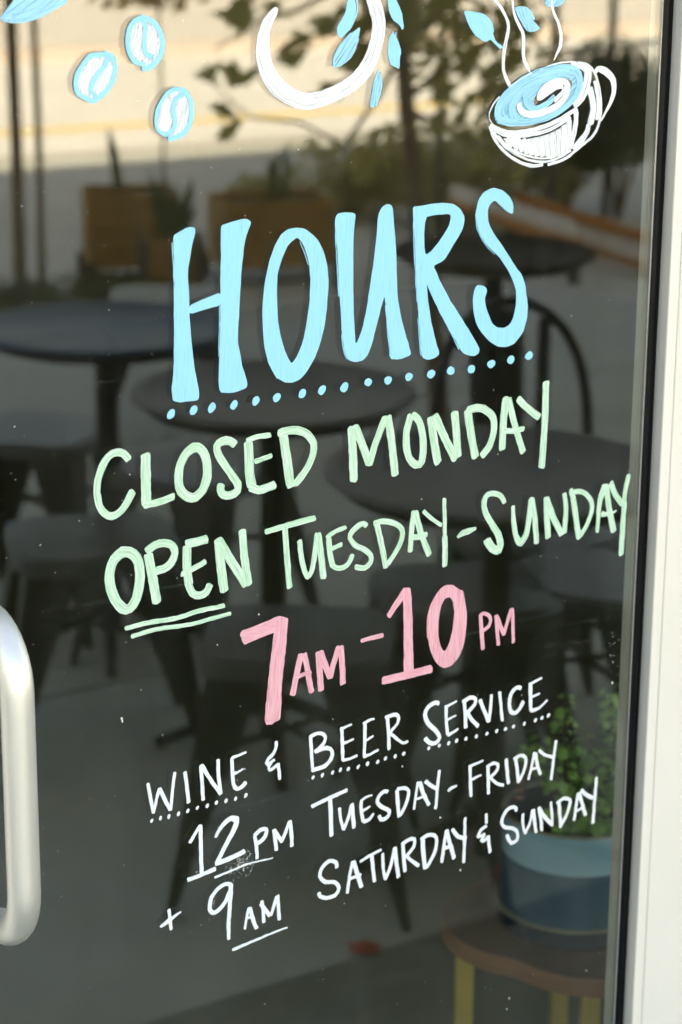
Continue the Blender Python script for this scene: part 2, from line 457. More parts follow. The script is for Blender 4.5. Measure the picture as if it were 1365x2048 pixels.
# the door
door = empty('glazed_door', (GL - 0.06, 0.0, 0), label='full height glass cafe door covered in hand painted opening hours', cat='door')
DOF_ = Vector(door.location)
def dpart(name, b, m, parent=None, bevel=0.0, smooth=False):
    o = b.build(name, m, parent or door, bevel=bevel, smooth=smooth)
    if parent is None: o.location = -DOF_
    return o
glass = dpart('glass_pane', MB().box(GL + 0.003, GR + 0.004, 0.0, 0.0042, GB, GT), M['glass'])
glass.data.materials.append(M['glassback'])
for f_ in glass.data.polygons:
    if f_.normal.y > 0.5: f_.material_index = 1
# spacer bar of the insulating unit behind the pane, seen at an angle on the right
sp = MB()
sp.box(GR, GR + 0.007, 0.0052, 0.0150, GB + 0.02, GT - 0.02)
sp.box(GL, GL + 0.007, 0.0052, 0.0150, GB + 0.02, GT - 0.02)
sp.box(GL + 0.0072, GR - 0.0002, 0.0052, 0.0150, GB - 0.004, GB + 0.003)
dpart('spacer_bar', sp, M['spacer'])
dpart('edge_strip', MB().box(GR - 0.0004, GR + 0.0004, -0.0008, -0.0001, GB, GT), M['brightedge'])
def gasket(x0, x1):
    b = MB()
    prof = [(x0, 0.0), (x0, -0.0015), (x0 + (x1 - x0) * .12, -0.0030), (x0 + (x1 - x0) * .30, -0.0036), (x0 + (x1 - x0) * .46, -0.0022),
            (x0 + (x1 - x0) * .56, -0.0006), (x1, -0.0004), (x1, 0.0)]
    n = len(prof)
    segs = 14
    vs = []
    for s in range(segs + 1):
        z = GB - 0.01 + (GT - GB + 0.02) * s / segs
        for (x, y) in prof:
            vs.append((x + 0.0002 * math.sin(s * 2.1), y - 0.0002 * math.sin(s * 1.3), z))
    fs = []
    for s in range(segs):
        for k in range(n):
            k2 = (k + 1) % n
            fs.append((s * n + k, s * n + k2, (s + 1) * n + k2, (s + 1) * n + k))
    b.add(vs, fs)
    return b
dpart('glazing_gasket', gasket(GR + 0.0005, GR + GASK), M['rubber'], smooth=True)
RX = GR + GASK + 0.0002
BD_ = 0.0125
dpart('glazing_gasket', gasket(GL - 0.010, GL + 0.002), M['rubber'], smooth=True)
# hinge side: stile return facing the glass, its shade painted grey, cream bead in front, shadow groove, then the frame
dpart('shaded_return', MB().box(RX, RX + 0.0009, -BD_ + 0.0004, 0.0145, GB - 0.02, GT + 0.02), M['greymetal_and_shade'])
BEADX = on_door(1336.0, 1024, -0.0128)[0]
dpart('hinge_stile', MB().box(RX + 0.001, BEADX, -BD_, 0.015, GB - 0.28, GT + 0.1), M['cream'], bevel=0.0007)
dpart('lock_stile', MB().box(GL - 0.11, GL - 0.0102, -BD_, 0.044, GB - 0.28, GT + 0.1), M['cream'], bevel=0.0007)
dpart('bottom_rail', MB().box(GL - 0.010, RX - 0.0004, -BD_ + 0.0002, 0.044, GB - 0.28, GB - 0.0005), M['cream'], bevel=0.0007)
dpart('top_rail', MB().box(GL - 0.010, RX - 0.0004, -BD_ + 0.0002, 0.044, GT + 0.0005, GT + 0.1), M['cream'], bevel=0.0007)

# pull handle
def handle():
    off = 0.062
    hx, _ = on_door(40, 1540, -off)
    _, zt = on_door(20, 1272, -off)
    _, zb = on_door(30, 1902, -off)
    rr, rad = 0.046, 0.0127
    pts = [(hx, 0.0 - BD_, zt)]
    pts.append((hx, -off + rr, zt))
    for k in range(1, 9):
        a = k / 9 * PI / 2
        pts.append((hx, -off + rr - rr * math.sin(a), zt - rr + rr * math.cos(a)))
    for k in range(0, 12):
        t = k / 11
        pts.append((hx, -off, (zt - rr) * (1 - t) + (zb + rr) * t))
    for k in range(1, 9):
        a = k / 9 * PI / 2
        pts.append((hx, -off + rr - rr * math.cos(a), zb + rr - rr * math.sin(a)))
    pts.append((hx, -off + rr, zb)); pts.append((hx, -BD_, zb))
    h = dpart('pull_handle', MB().tube(pts, rad, 28), M['handle'], smooth=True)
    tag(h, 'brushed aluminium pull handle')
    return hx
HX = handle()

# ------------------------------------------------------------------ window paint
# strokes were measured on enlarged views of the lettering: (x offset, y offset, scale)
CR = {'A': (320, 420, 3.4125), 'B': (660, 360, 3.1023), 'C': (180, 820, 2.844), 'D': (660, 740, 2.967), 'E': (200, 1010, 3.102),
      'F': (540, 970, 3.592), 'G': (880, 930, 3.329), 'H': (460, 1160, 3.4125), 'I': (740, 1150, 4.2656), 'J': (280, 1460, 4.2656),
      'K': (600, 1340, 2.625), 'L': (310, 1610, 4.55), 'M': (610, 1470, 4.55), 'N': (860, 1460, 3.9), 'O': (620, 1620, 3.4125),
      'P': (960, 110, 4.7069), 'Q': (900, 0, 5.46), 'R': (490, 0, 4.136), 'S': (130, 20, 5.0556), 'T': (0, 0, 4.875)}
PXM = 1.0 / 2380.0       # metres per photo pixel across a stroke, near the middle of the door

layer = [0]
def to_door(c, x, y):
    ox, oy, s = CR[c]
    return Vector(on_door(ox + x / s, oy + y / s))

def slab(b, pts2, uvs, depth0, th=0.00030, holes=()):
    """closed outline(s) on the door plane -> thin slab of paint"""
    loops = [pts2] + list(holes)
    flat = [p for l in loops for p in l]
    tris = tessellate_polygon([[Vector((p[0], p[1], 0)) for p in l] for l in loops])
    n = len(flat)
    yb, yf = -0.00015 - depth0, -0.00015 - depth0 - th
    vs = [(p[0], yf, p[1]) for p in flat] + [(p[0], yb, p[1]) for p in flat]
    fs = []
    for t in tris:
        a, b_, c = (flat[i] for i in t)
        cr = (b_[0] - a[0]) * (c[1] - a[1]) - (b_[1] - a[1]) * (c[0] - a[0])
        t = tuple(t) if cr > 0 else tuple(t)[::-1]
        fs.append(t); fs.append(tuple(i + n for i in t)[::-1])
    k = 0
    for l in loops:
        m_ = len(l)
        for i in range(m_):
            j = (i + 1) % m_
            fs.append((k + i, k + i + n, k + j + n, k + j))
        k += m_
    u = [q for l in uvs for q in l]
    b.add(vs, fs, u + u)

def smooth_closed(p):
    out = []
    n = len(p)
    for i in range(n):
        a, b = p[i], p[(i + 1) % n]
        if (Vector(a) - Vector(b)).length < 0.0025:
            out.append(((a[0] + b[0]) / 2, (a[1] + b[1]) / 2)); continue
        out.append((a[0] * .8 + b[0] * .2, a[1] * .8 + b[1] * .2))
        out.append((a[0] * .2 + b[0] * .8, a[1] * .2 + b[1] * .8))
    return out

def jitter(p, amp, seed, fr=260):
    q = noise.noise_vector(Vector((p[0] * fr, p[1] * fr, seed)))
    return (p[0] + q.x * amp, p[1] + q.y * amp)

def fill(b, c, outer, holes=(), d=0.0, ang=None):
    def conv(s):
        return [tuple(to_door(c, *map(float, q.split(',')))) for q in s.split()]
    o = smooth_closed(conv(outer)); hs = [smooth_closed(conv(h)) for h in holes]
    sd_ = random.random() * 50
    def subdiv(l):
        out = []
        for i, p in enumerate(l):
            q = l[(i + 1) % len(l)]
            k = max(1, int((Vector(p) - Vector(q)).length / 0.004))
            for t in range(k):
                out.append(jitter((p[0] + (q[0] - p[0]) * t / k, p[1] + (q[1] - p[1]) * t / k), 0.0005, sd_))
        return out
    o = subdiv(o); hs = [subdiv(h) for h in hs]
    a = ang if ang is not None else 0.05
    ca, sa = math.cos(a), math.sin(a)
    uv = lambda p: (p[0] * ca - p[1] * sa, p[0] * sa + p[1] * ca)
    slab(b, o, [[uv(p) for p in l] for l in [o] + hs], d, holes=hs)

def stroke(b, c, spec, d=0.0, ragged=0.0005):
    """'w|x,y x,y ...' or 'w0-w1|...', a third number on a point sets its own width"""
    ww, pp = spec.split('|')
    ws = [float(q) for q in ww.split('-')]
    if len(ws) == 1: ws = ws * 2
    raw = [list(map(float, q.split(','))) for q in pp.split()]
    sc = CR[c][2]
    n = len(raw)
    P = [to_door(c, q[0], q[1]) for q in raw]
    W = [(q[2] if len(q) > 2 else ws[0] + (ws[1] - ws[0]) * i / max(1, n - 1)) / sc * PXM for i, q in enumerate(raw)]
    closed = n > 3 and (P[0] - P[-1]).length < 1e-5
    if n == 2:
        mid = (P[0] + P[1]) / 2
        nn = Vector((-(P[1] - P[0]).y, (P[1] - P[0]).x)) * random.uniform(-0.015, 0.015)
        P.insert(1, mid + nn); W.insert(1, (W[0] + W[1]) / 2 * random.uniform(0.94, 1.03)); n = 3
    pts, wid = [], []
    for i in range(n - 1):
        p0 = P[i - 1] if i > 0 else (P[-2] if closed else P[0] * 2 - P[1])
        p1, p2 = P[i], P[i + 1]
        p3 = P[i + 2] if i + 2 < n else (P[1] if closed else P[-1] * 2 - P[-2])
        k = max(2, int((p2 - p1).length / 0.0035))
        for t_ in range(k):
            t = t_ / k
            q = 0.5 * ((2 * p1) + (p2 - p0) * t + (2 * p0 - 5 * p1 + 4 * p2 - p3) * t * t + (3 * p1 - p0 - 3 * p2 + p3) * t ** 3)
            pts.append(q); wid.append(W[i] + (W[i + 1] - W[i]) * t)
    pts.append(P[-1]); wid.append(W[-1])
    sd_ = random.random() * 50
    m_ = len(pts)
    L, Rr, D = [], [], [0.0]
    for i in range(m_):
        a = pts[max(i - 1, 0)]; e = pts[min(i + 1, m_ - 1)]
        if closed and i in (0, m_ - 1): a, e = pts[-2], pts[1]
        t = (e - a).normalized(); nn = Vector((-t.y, t.x))
        if i: D.append(D[-1] + (pts[i] - pts[i - 1]).length)
        h = wid[i] / 2
        wob = 1 + 0.07 * noise.noise(Vector((D[-1] * 55, sd_, 0)))
        L.append((pts[i] + nn * h * wob, -h, D[-1])); Rr.append((pts[i] - nn * h * wob, h, D[-1]))
    def cap(center, tdir, h, dd, sgn):
        out = []
        nn = Vector((-tdir.y, tdir.x))
        ks = (-0.72, -0.35, 0.05, 0.4, 0.75)
        sk = random.uniform(-0.22, 0.22)
        for k in ks:
            e = h * (0.42 * math.sqrt(max(0, 1 - k * k)) + sk * k + 0.10 * random.uniform(-1, 1))
            out.append((center + nn * (k * h * -sgn) + tdir * e, k * h * sgn, dd))
        return out
    tE = (pts[-1] - pts[-2]).normalized(); tS = (pts[0] - pts[1]).normalized()
    ring = []
    for q, u, v in L: ring.append((q, u, v))
    if not closed:
        ring += cap(pts[-1], tE, wid[-1] / 2, D[-1], 1)[:]
    for q, u, v in Rr[::-1]: ring.append((q, u, v))
    if not closed:
        ring += cap(pts[0], tS, wid[0] / 2, 0, 1)[:]
    off = random.random() * 3
    if closed or len(raw) > 3:
        # build as quads strip, safe for self overlapping curves
        yb, yf = -0.00015 - d, -0.00045 - d
        vs, uv = [], []
        for (l, ul, vl), (r_, ur, vr) in zip(L, Rr):
            l = Vector(jitter(l, ragged, sd_)); r_ = Vector(jitter(r_, ragged, sd_ + 9))
            lift = 0.00005 * len(vs) / (4.0 * m_)      # later paint lies over earlier paint
            for y in (yf - lift, yb - lift):
                vs.append((l.x, y, l.y)); vs.append((r_.x, y, r_.y))
                uv.append((ul + off, vl + off)); uv.append((ur + off, vr + off))
        fs = []
        for i in range(m_ - 1):
            a, e = i * 4, i * 4 + 4
            fs += [(a, a + 1, e + 1, e), (a + 2, e + 2, e + 3, a + 3), (a, e, e + 2, a + 2), (a + 1, a + 3, e + 3, e + 1)]
        b.add(vs, fs, uv)
        if not closed:
            for cpt, td, h, dd in ((pts[-1], tE, wid[-1] / 2, D[-1]), (pts[0], tS, wid[0] / 2, 0)):
                cp = cap(cpt, td, h, dd, 1)
                nn = Vector((-td.y, td.x))
                poly = [(cpt + nn * h, -h, dd)] + cp + [(cpt - nn * h, h, dd)]
                slab(b, [tuple(q[0]) for q in poly], [[(q[1] + off, q[2] + off) for q in poly]], d - 0.00001 + (0.00007 if dd else 0))
    else:
        o = [jitter(q[0], ragged, sd_) for q in ring]
        slab(b, o, [[(q[1] + off, q[2] + off) for q in ring]], d)

def strokes(name, c, spec, m, parent, d0=0.0, label=None):
    b = MB()
    for i, s in enumerate(spec.split(';')):
        stroke(b, c, s.strip(), d0 + i * 0.00009)
    o = b.build(name, m, parent)
    if label: o['label'] = label
    return o

def word(label):
    e = empty('painted_word', parent=door, label=label)
    e.location = -DOF_
    return e

def dots(parent, c, centres, w_, h_, m, tilt=0.35):
    for q in centres.split():
        x, y = map(float, q.split(','))
        pts = []
        ph = random.random()
        for k in range(12):
            a = 2 * PI * k / 12
            rr = 1 + random.uniform(-.1, .1)
            ex, ey = math.cos(a) * w_ / 2 * rr, math.sin(a) * h_ / 2 * rr
            pts.append('%.1f,%.1f' % (x + ex * math.cos(tilt) - ey * math.sin(tilt) * -1 * -1, y + ex * math.sin(tilt) + ey * math.cos(tilt)))
        b = MB(); fill(b, c, ' '.join(pts), d=0)
        b.build('painted_dot', m, parent)

# HOURS
wd = word('large light blue painted word HOURS')
b = MB()
fill(b, 'A', "92,185 108,160 195,116 232,117 240,140 232,190 210,290 193,400 190,460 198,560 200,700 212,850 228,1030 250,1160 268,1240 266,1290 250,1300 150,1313 95,1305 83,1285 88,1180 96,1000 97,800 95,600 96,400 92,240")
fill(b, 'A', "194,655 300,605 420,558 420,648 300,680 200,712", d=0.00005)
fill(b, 'A', "415,118 430,98 560,60 600,62 620,80 615,110 580,200 562,340 552,470 542,640 535,800 530,900 545,970 565,1080 596,1180 592,1212 520,1240 460,1250 405,1240 400,1150 408,900 412,700 413,560 415,300", d=0.0001)
stroke(b, 'A', "5|83,222 88,330 96,520"); stroke(b, 'A', "6|103,640 101,800 103,960 96,1120 84,1200 88,1290")
stroke(b, 'A', "4|408,600 404,800 402,1000")
b.build('letter', M['blue'], wd, ).__setitem__('label', 'blue letter H')
b = MB()
fill(b, 'A', "925,120 990,128 1040,165 1085,215 1120,290 1145,400 1150,500 1142,640 1125,780 1090,920 1050,1020 1000,1110 950,1160 900,1180 840,1172 790,1140 745,1060 715,950 700,800 700,650 715,500 740,370 775,260 820,175 870,132",
     ["932,188 880,230 840,310 805,420 798,550 800,700 815,830 845,940 880,1020 900,1050 935,1000 975,900 1000,780 1018,640 1027,500 1020,370 990,260 955,200"])
stroke(b, 'A', "5|704,800 712,900 730,1000 765,1090 800,1150"); stroke(b, 'A', "5|955,215 990,300 1010,370")
b.build('letter', M['blue'], wd)
b = MB()
fill(b, 'B', "32,235 50,210 80,200 150,203 160,220 150,300 143,400 145,600 145,800 155,960 160,1025 200,930 230,790 250,650 272,500 290,350 298,220 320,170 350,150 380,152 390,180 400,300 410,450 415,600 418,720 440,850 470,960 500,1060 502,1085 430,1115 370,1108 365,1000 350,850 343,750 337,715 310,820 290,900 262,1010 235,1080 210,1115 160,1130 115,1118 90,1070 75,950 65,800 55,650 48,450 38,330")
stroke(b, 'B', "5|34,250 37,400 46,560 54,720"); stroke(b, 'B', "5|285,400 270,540 250,690 225,830"); stroke(b, 'B', "4|345,780 356,940 372,1080"); stroke(b, 'B', "5|72,960 84,1060 108,1112")
b.build('letter', M['blue'], wd)
b = MB()
fill(b, 'B', "515,165 560,162 640,145 710,140 770,150 815,185 838,235 825,300 780,380 720,480 690,510 642,530 665,590 730,720 820,860 925,1040 925,1070 900,1092 850,1088 820,1070 770,980 700,860 640,740 598,630 605,720 625,860 650,980 680,1080 655,1100 610,1118 568,1100 560,1000 550,850 540,700 530,500 525,350 515,220",
     ["588,232 650,215 745,210 750,235 735,290 700,350 640,430 593,470 585,400"])
stroke(b, 'B', "5|516,260 522,420 530,600 541,760"); stroke(b, 'B', "5|545,860 554,980 562,1090"); stroke(b, 'B', "5|605,655 670,790 740,930 800,1050")
b.build('letter', M['blue'], wd)
b = MB()
fill(b, 'B', "1135,215 1138,150 1110,95 1060,58 1010,48 960,70 920,125 905,190 908,260 925,330 970,400 1020,450 1060,490 1105,560 1140,635 1155,690 1155,760 1140,850 1120,895 1080,918 1035,915 1000,880 970,800 960,740 975,680 960,660 920,648 900,670 885,730 890,820 910,900 950,960 1000,1010 1050,1035 1100,1035 1150,1010 1195,950 1220,870 1228,800 1220,720 1210,650 1190,590 1140,520 1085,430 1020,340 985,270 977,200 990,150 1022,122 1060,160 1090,190")
stroke(b, 'B', "5|903,210 912,300 960,395 1020,460")
b.build('letter', M['blue'], wd)
un = word('row of light blue painted dots under HOURS')
dots(un, 'A', "75,1393 228,1366 355,1350 504,1330 655,1303 797,1280 971,1251 1105,1230 1259,1209", 48, 76, M['blue'], 0.5)
dots(un, 'B', "238,1254 361,1240 489,1221 627,1204 751,1182 878,1174 1001,1141 1122,1115 1235,1090", 46, 58, M['blue'], 0.6)

G, PK, WH = M['green'], M['pink'], M['white']
def letters(wlabel, c, m, specs):
    e = word(wlabel)
    for s in specs:
        strokes('letter', c, s, m, e)
    return e
letters('mint green painted word CLOSED', 'C', G, [
 "42|218,280 192,248 150,240 105,265 70,320 45,400 40,470 55,545 85,590 125,603 165,585 205,535 242,462",
 "58|317,255 318,400 320,530;40|312,542 400,520 475,490",
 "52|600,208 555,238 515,310 503,400 520,465 560,495 600,495 640,455 665,380 665,300 645,240 615,212 580,215",
 "46|822,195 795,176 750,177 722,205 730,255 765,310 810,375 840,420 838,460 800,485 758,482 742,455 745,425",
 "58|900,188 905,280 908,370 920,430;48|915,438 960,455 1010,440 1050,425;30|892,175 950,152 1025,142;28|938,292 985,275 1030,260",
 "56|1100,150 1120,280 1140,425;44|1075,132 1120,118 1180,114 1240,142 1272,190 1268,250 1240,320 1200,380 1172,415;26|1125,434 1180,414"])
letters('mint green painted word MONDAY', 'D', G, [
 "56|128,345 136,500 141,655;50|150,335 195,450 232,560;46|232,560 275,420 328,280;52|343,278 368,450 385,620",
 "48|478,270 457,350 452,440 470,520 510,563 545,540 553,460 548,370 520,290 490,268",
 "58|600,285 617,420 640,548;54|622,270 680,400 742,525;54|738,252 750,380 758,510",
 "56|818,245 838,390 862,515;48|818,240 872,224 930,242 970,290 970,370 945,450 902,508",
 "50|1044,168 1030,300 1022,468;44|1060,168 1095,320 1145,485;36|1035,360 1090,360 1148,348",
 "46|1118,172 1170,225 1240,278;50|1282,72 1275,300 1256,575"])
letters('mint green painted word OPEN', 'E', G, [
 "64|138,290 90,335 62,410 62,490 90,580 140,640 185,640 225,580 245,480 245,390 225,325 180,292 128,290",
 "60|300,310 325,440 352,600;50|292,285 340,248 400,234 450,252 465,300 440,360 395,395 352,405",
 "56|540,255 540,400 553,490;48|545,480 572,545 620,560 662,535 680,495;52|538,240 600,228 662,210;34|508,428 580,392 652,350",
 "60|735,215 750,370 770,530;58|736,218 810,340 905,490;52|882,160 895,320 920,490"])
un = word('pair of mint green painted lines under OPEN')
strokes('painted_line', 'E', "29|160,765 300,730 480,700 600,660 770,624", G, un)
strokes('painted_line', 'E', "29-24|198,814 350,770 560,740 700,702 810,672", G, un)
letters('mint green painted word TUESDAY above 7AM', 'F', G, [
 "42|-30,335 100,297 220,262 322,236;48|108,300 120,500 140,735",
 "42|213,400 225,520 250,620 270,660;40|265,662 300,620 320,500 338,350;52|345,350 365,500 383,665",
 "32|408,375 470,333 545,303;46|422,385 432,500 450,580;40|450,575 480,595 530,590 570,552 590,502;34|448,455 480,440 515,425",
 "42|692,292 675,278 640,287 590,335 575,380 610,430 680,465 722,505 722,555 680,595 615,588",
 "46|768,285 800,420 832,590;42|750,275 800,260 870,267 930,297 953,345 930,430 890,500 848,565",
 "44|1033,192 1020,300 1008,475;50|1045,195 1085,350 1143,500;44|1008,375 1070,370 1125,352",
 "30|1103,188 1160,240 1230,288;32-34|1252,100 1255,250 1255,385;50-46|1255,370 1257,500 1252,580"])
e = word('mint green painted dash between TUESDAY and SUNDAY')
strokes('painted_dash', 'G', "20-22|118,480,22 150,452,42 190,440,42 238,420,20", G, e)
letters('mint green painted word SUNDAY beside the door edge', 'G', G, [
 "34-58|430,250 410,212 370,190 320,195 294,240 301,310 340,385 385,460 402,530 385,575;60|385,570 345,552 312,500",
 "32-50|487,275 490,370 505,470 530,520;48|530,528 570,470 590,370 608,230;44|612,222 630,350 642,518",
 "50|708,220 712,350 720,480;50|710,225 755,350 810,460;42|828,190 838,300 826,450",
 "46|885,205 905,350 925,485;38|868,187 920,174 970,192 1008,245 1008,310 980,390 935,470;34|872,162 872,200",
 "60-30|1100,140 1065,240 1047,445;50|1105,135 1125,280 1155,440;42-10|1078,325 1130,325 1175,303",
 "46|1137,118 1165,190 1215,262;40|1256,68 1235,160 1222,265;46|1228,250 1215,420 1205,595"])
letters('pink painted large 7', 'H', PK, ["102|92,393 200,350 340,292;104-122|352,268 335,450 308,700 290,955"])
letters('small pink painted AM after the 7', 'H', PK, [
 "48|485,508 460,620 428,780;44|507,508 530,620 556,762;30|450,662 500,645 552,628",
 "50|605,495 612,620 622,750;46|618,490 650,580 680,662;44|682,665 710,560 740,458;46|755,455 765,580 770,705"])
e = word('pink painted dash between 7AM and 10'); strokes('painted_dash', 'H', "32|898,415 960,396 1042,378", PK, e)
e = word('large pink painted number 10')
strokes('letter', 'I', "56-74|160,350 230,240 308,128;82-104|312,120 322,300 330,820;74|112,900 320,850 520,798", PK, e, label='pink figure 1')
b = MB(); fill(b, 'I', "660,82 720,88 765,125 795,130 810,220 828,330 822,450 800,600 760,700 700,770 640,795 590,775 545,720 510,620 485,500 485,380 510,270 560,170 610,105",
     ["640,195 690,190 710,240 720,330 710,440 690,540 650,640 625,648 600,600 580,500 585,380 600,280"])
b.build('letter', PK, e)
letters('small pink painted PM after the 10', 'I', PK, [
 "42|945,345 950,450 963,630;34|938,350 965,326 1010,342 1028,385 1010,440 945,486",
 "40|1078,345 1085,470 1095,595;40|1078,345 1110,430 1142,505;34|1142,508 1170,400 1203,292;34|1212,285 1218,420 1222,570"])
e = letters('white painted word WINE', 'J', WH, [
 "30|68,455 90,580 115,705;28|118,700 140,590 168,498;36|170,498 210,590 258,680;28|262,680 275,520 295,362",
 "34|385,360 400,480 415,618",
 "36|520,305 530,450 540,595;36|525,298 600,420 688,542;34|665,250 670,380 688,542",
 "34|783,240 790,370 800,470;38|802,480 830,500 875,478 900,445;30-16|785,235 840,215 905,187;28-16|805,368 840,355 878,328"])
un = word('white painted dots under WINE')
dots(un, 'J', "102,772 176,750 248,737 328,713 408,688 492,662 573,645 653,619 735,603 815,585 902,558", 24, 44, WH, 0.4)
letters('white painted ampersand after WINE', 'J', WH, ["30|1162,98 1160,150 1140,200 1095,245 1078,288;26|1085,295 1115,275 1145,252;28|1120,275 1100,310 1108,342 1145,318 1178,288;32|1177,285 1185,350 1190,420"])
letters('white painted word BEER', 'K', WH, [
 "20|56,350 60,440 68,528;20|52,350 90,332 125,337 133,365 112,400 78,428;24|80,427 140,407 168,427 163,465 130,503 65,525",
 "20|220,302 222,390 225,472;18-11|212,312 245,295 270,287;18-10|225,385 280,362;22-12|225,472 260,465 298,448",
 "20|342,282 340,370 338,452;18-11|332,282 360,265 390,255;16-10|345,370 385,345;20-12|335,454 370,440 410,418",
 "22|458,240 465,330 468,415;24-18|450,250 490,235 515,240 512,278 468,332;20-14|478,335 520,370 545,383 565,372"])
un = word('white painted dots under BEER')
dots(un, 'M', "75,384 157,364 251,340 322,316 396,307 486,290 568,261 660,243 734,211 820,192 901,169", 24, 46, WH, 0.5)
letters('white painted word SERVICE', 'K', WH, [
 "26|728,175 708,172 672,195 656,235 672,278 715,320 733,355 712,382 680,382 658,358",
 "20|768,192 768,260 775,336;18-11|762,195 790,180 822,163;16-10|775,260 818,238;22-12|777,338 800,328 830,307",
 "24|862,158 868,230 870,302;24|855,167 890,145 920,150 917,180 880,222;20-24|882,225 905,265 935,294",
 "24|945,158 970,220 990,270;20|992,270 1000,200 1006,130",
 "20|1048,115 1055,190 1062,265",
 "24|1160,95 1137,92 1107,125 1099,180 1107,218 1130,225 1155,200 1172,165",
 "24|1210,70 1210,140 1212,212;20-12|1205,75 1268,42;16-10|1215,140 1258,122;24-12|1213,212 1255,198 1296,158"])
un = word('white painted dots under SERVICE')
dots(un, 'K', "676,410 732,396 781,383 822,371 872,361 926,348 982,334 1033,321 1080,308 1120,297 1178,282 1237,263 1270,250 1304,238", 14, 25, WH, 0.5)
letters('white painted 12 above the 9', 'L', WH, [
 "32|318,342 360,270 410,188;40|413,182 418,400 425,635;40|298,680 420,635 550,578",
 "30-62|553,292 585,225 645,150 700,118 732,130;60-42|735,118 742,160 710,240 650,350 562,525;48|552,530 680,485 812,420"])
letters('white painted PM after the 12', 'L', WH, [
 "36|908,285 925,380 930,485;42|905,278 960,225 1008,218 1012,260 985,308 935,345",
 "40|1085,225 1095,310 1105,408;40|1085,225 1120,280 1155,330;34|1155,328 1190,240 1222,150;38|1227,145 1240,260 1245,372"])
un = word('white painted line under 12PM'); strokes('painted_line', 'L', "24-12|545,658 700,595 850,535 1072,480", WH, un)
letters('white painted 9', 'L', WH, ["40|695,722 640,718 570,765 515,840 498,920 508,968 545,978 600,935 645,870 675,790;46-36|690,725 682,900 670,1080 670,1218"])
letters('white painted AM after the 9', 'L', WH, [
 "28|855,935 835,1020 818,1125;40|865,935 890,1030 922,1120;26|830,1032 885,1015",
 "34|975,872 985,960 990,1065;46-38|965,895 1000,950 1045,1005;36|1055,1000 1080,920 1108,828;38|1115,825 1122,930 1130,1040"])
un = word('white painted line under 9AM'); strokes('painted_line', 'L', "30-14|708,1316 900,1235 1100,1150 1205,1114", WH, un)
letters('white painted plus sign before the 9', 'L', WH, ["34|128,955 136,1040 148,1130;30|52,1108,24 130,1048,44 235,968,14"])
letters('white painted word TUESDAY after 12PM', 'M', WH, [
 "38|62,650 200,583 382,500;44|228,578 235,740 240,915",
 "34|316,665 325,770 350,855;34|352,858 395,750 422,632;40|427,628 435,720 445,840",
 "36|512,605 512,690 530,785;30-18|508,600 550,567 608,545;28-18|525,690 590,648;40-26|535,785 585,765 622,715",
 "40|752,515 720,512 672,557 659,610 692,650 752,678 768,710 738,757 692,767 675,735",
 "38|838,505 845,620 855,742;36|840,492 890,482 932,490 942,540 918,630 867,730",
 "30|1030,425 1010,540 992,675;46|1045,430 1075,530 1127,635;28|1018,580 1072,562",
 "40|1098,422 1140,457 1205,490;34|1223,322 1205,480 1188,668"])
e = word('white painted dash before FRIDAY'); strokes('painted_dash', 'N', "28|142,474,24 170,450,30 208,434,18", WH, e)
letters('white painted word FRIDAY', 'N', WH, [
 "30|312,280 315,400 320,515;26-18|305,287 350,265 412,238;24-16|325,385 400,348",
 "32|453,280 455,390 457,495;30|445,288 490,258 527,267 522,315 470,370;26-30|472,372 520,415 572,428",
 "32|595,225 602,320 612,415",
 "32|668,222 680,310 690,405;30|655,228 700,198 742,213 747,260 728,330 692,400",
 "26|815,175 795,280 768,385;34|825,178 835,260 860,345;22|792,303 838,290",
 "28|852,158 890,190 965,213;28|983,82 965,220 945,385"])
letters('white painted word SATURDAY', 'O', WH, [
 "30|182,392 178,357 130,347 82,395 68,450 102,490 170,492 198,532 172,580 112,600 70,588 62,565",
 "26|290,350 270,450 255,565;34|297,352 325,440 350,525;24|268,470 345,440",
 "22|343,352 400,315 485,270;30|422,312 430,400 440,487",
 "26|497,298 500,400 515,470;26|515,470 550,380 578,258;32|580,258 590,360 603,455",
 "30|635,220 640,320 648,420;28|628,235 670,203 712,197 708,250 650,320;26-32|662,315 700,350 740,378",
 "36|768,190 775,300 785,398;30|758,200 800,172 850,172 865,215 845,300 797,390",
 "28|930,140 915,240 900,355;34|935,140 955,230 983,328;28|917,260 972,242",
 "32|973,132 1010,180 1065,193;26|1058,55 1055,200 1048,355"])
letters('white painted ampersand after SATURDAY', 'O', WH, ["26|1203,28 1203,88;28|1203,107 1165,137 1145,185;20|1145,187 1192,160;24|1190,165 1168,208 1190,205 1213,180;28|1216,178 1220,230 1228,285"])
letters('white painted word SUNDAY in front of the plant pot', 'N', WH, [
 "32|673,630 662,602 620,607 577,655 559,720 583,758 650,767 682,800 678,858 635,880 608,842 602,818",
 "28|725,655 725,740 742,805;28|742,805 780,720 800,622;32|807,622 815,710 827,795",
 "32|850,605 865,700 872,780;34|852,608 895,680 952,735;26|943,562 950,650 952,745",
 "34|1005,555 1012,650 1020,755;32|992,570 1040,533 1092,543 1088,590 1060,670 1017,745",
 "32|1158,490 1140,590 1125,700;36|1165,490 1185,570 1213,662;24|1142,630 1198,600",
 "36|1183,467 1220,505 1272,528;32|1298,370 1285,540 1270,725"])

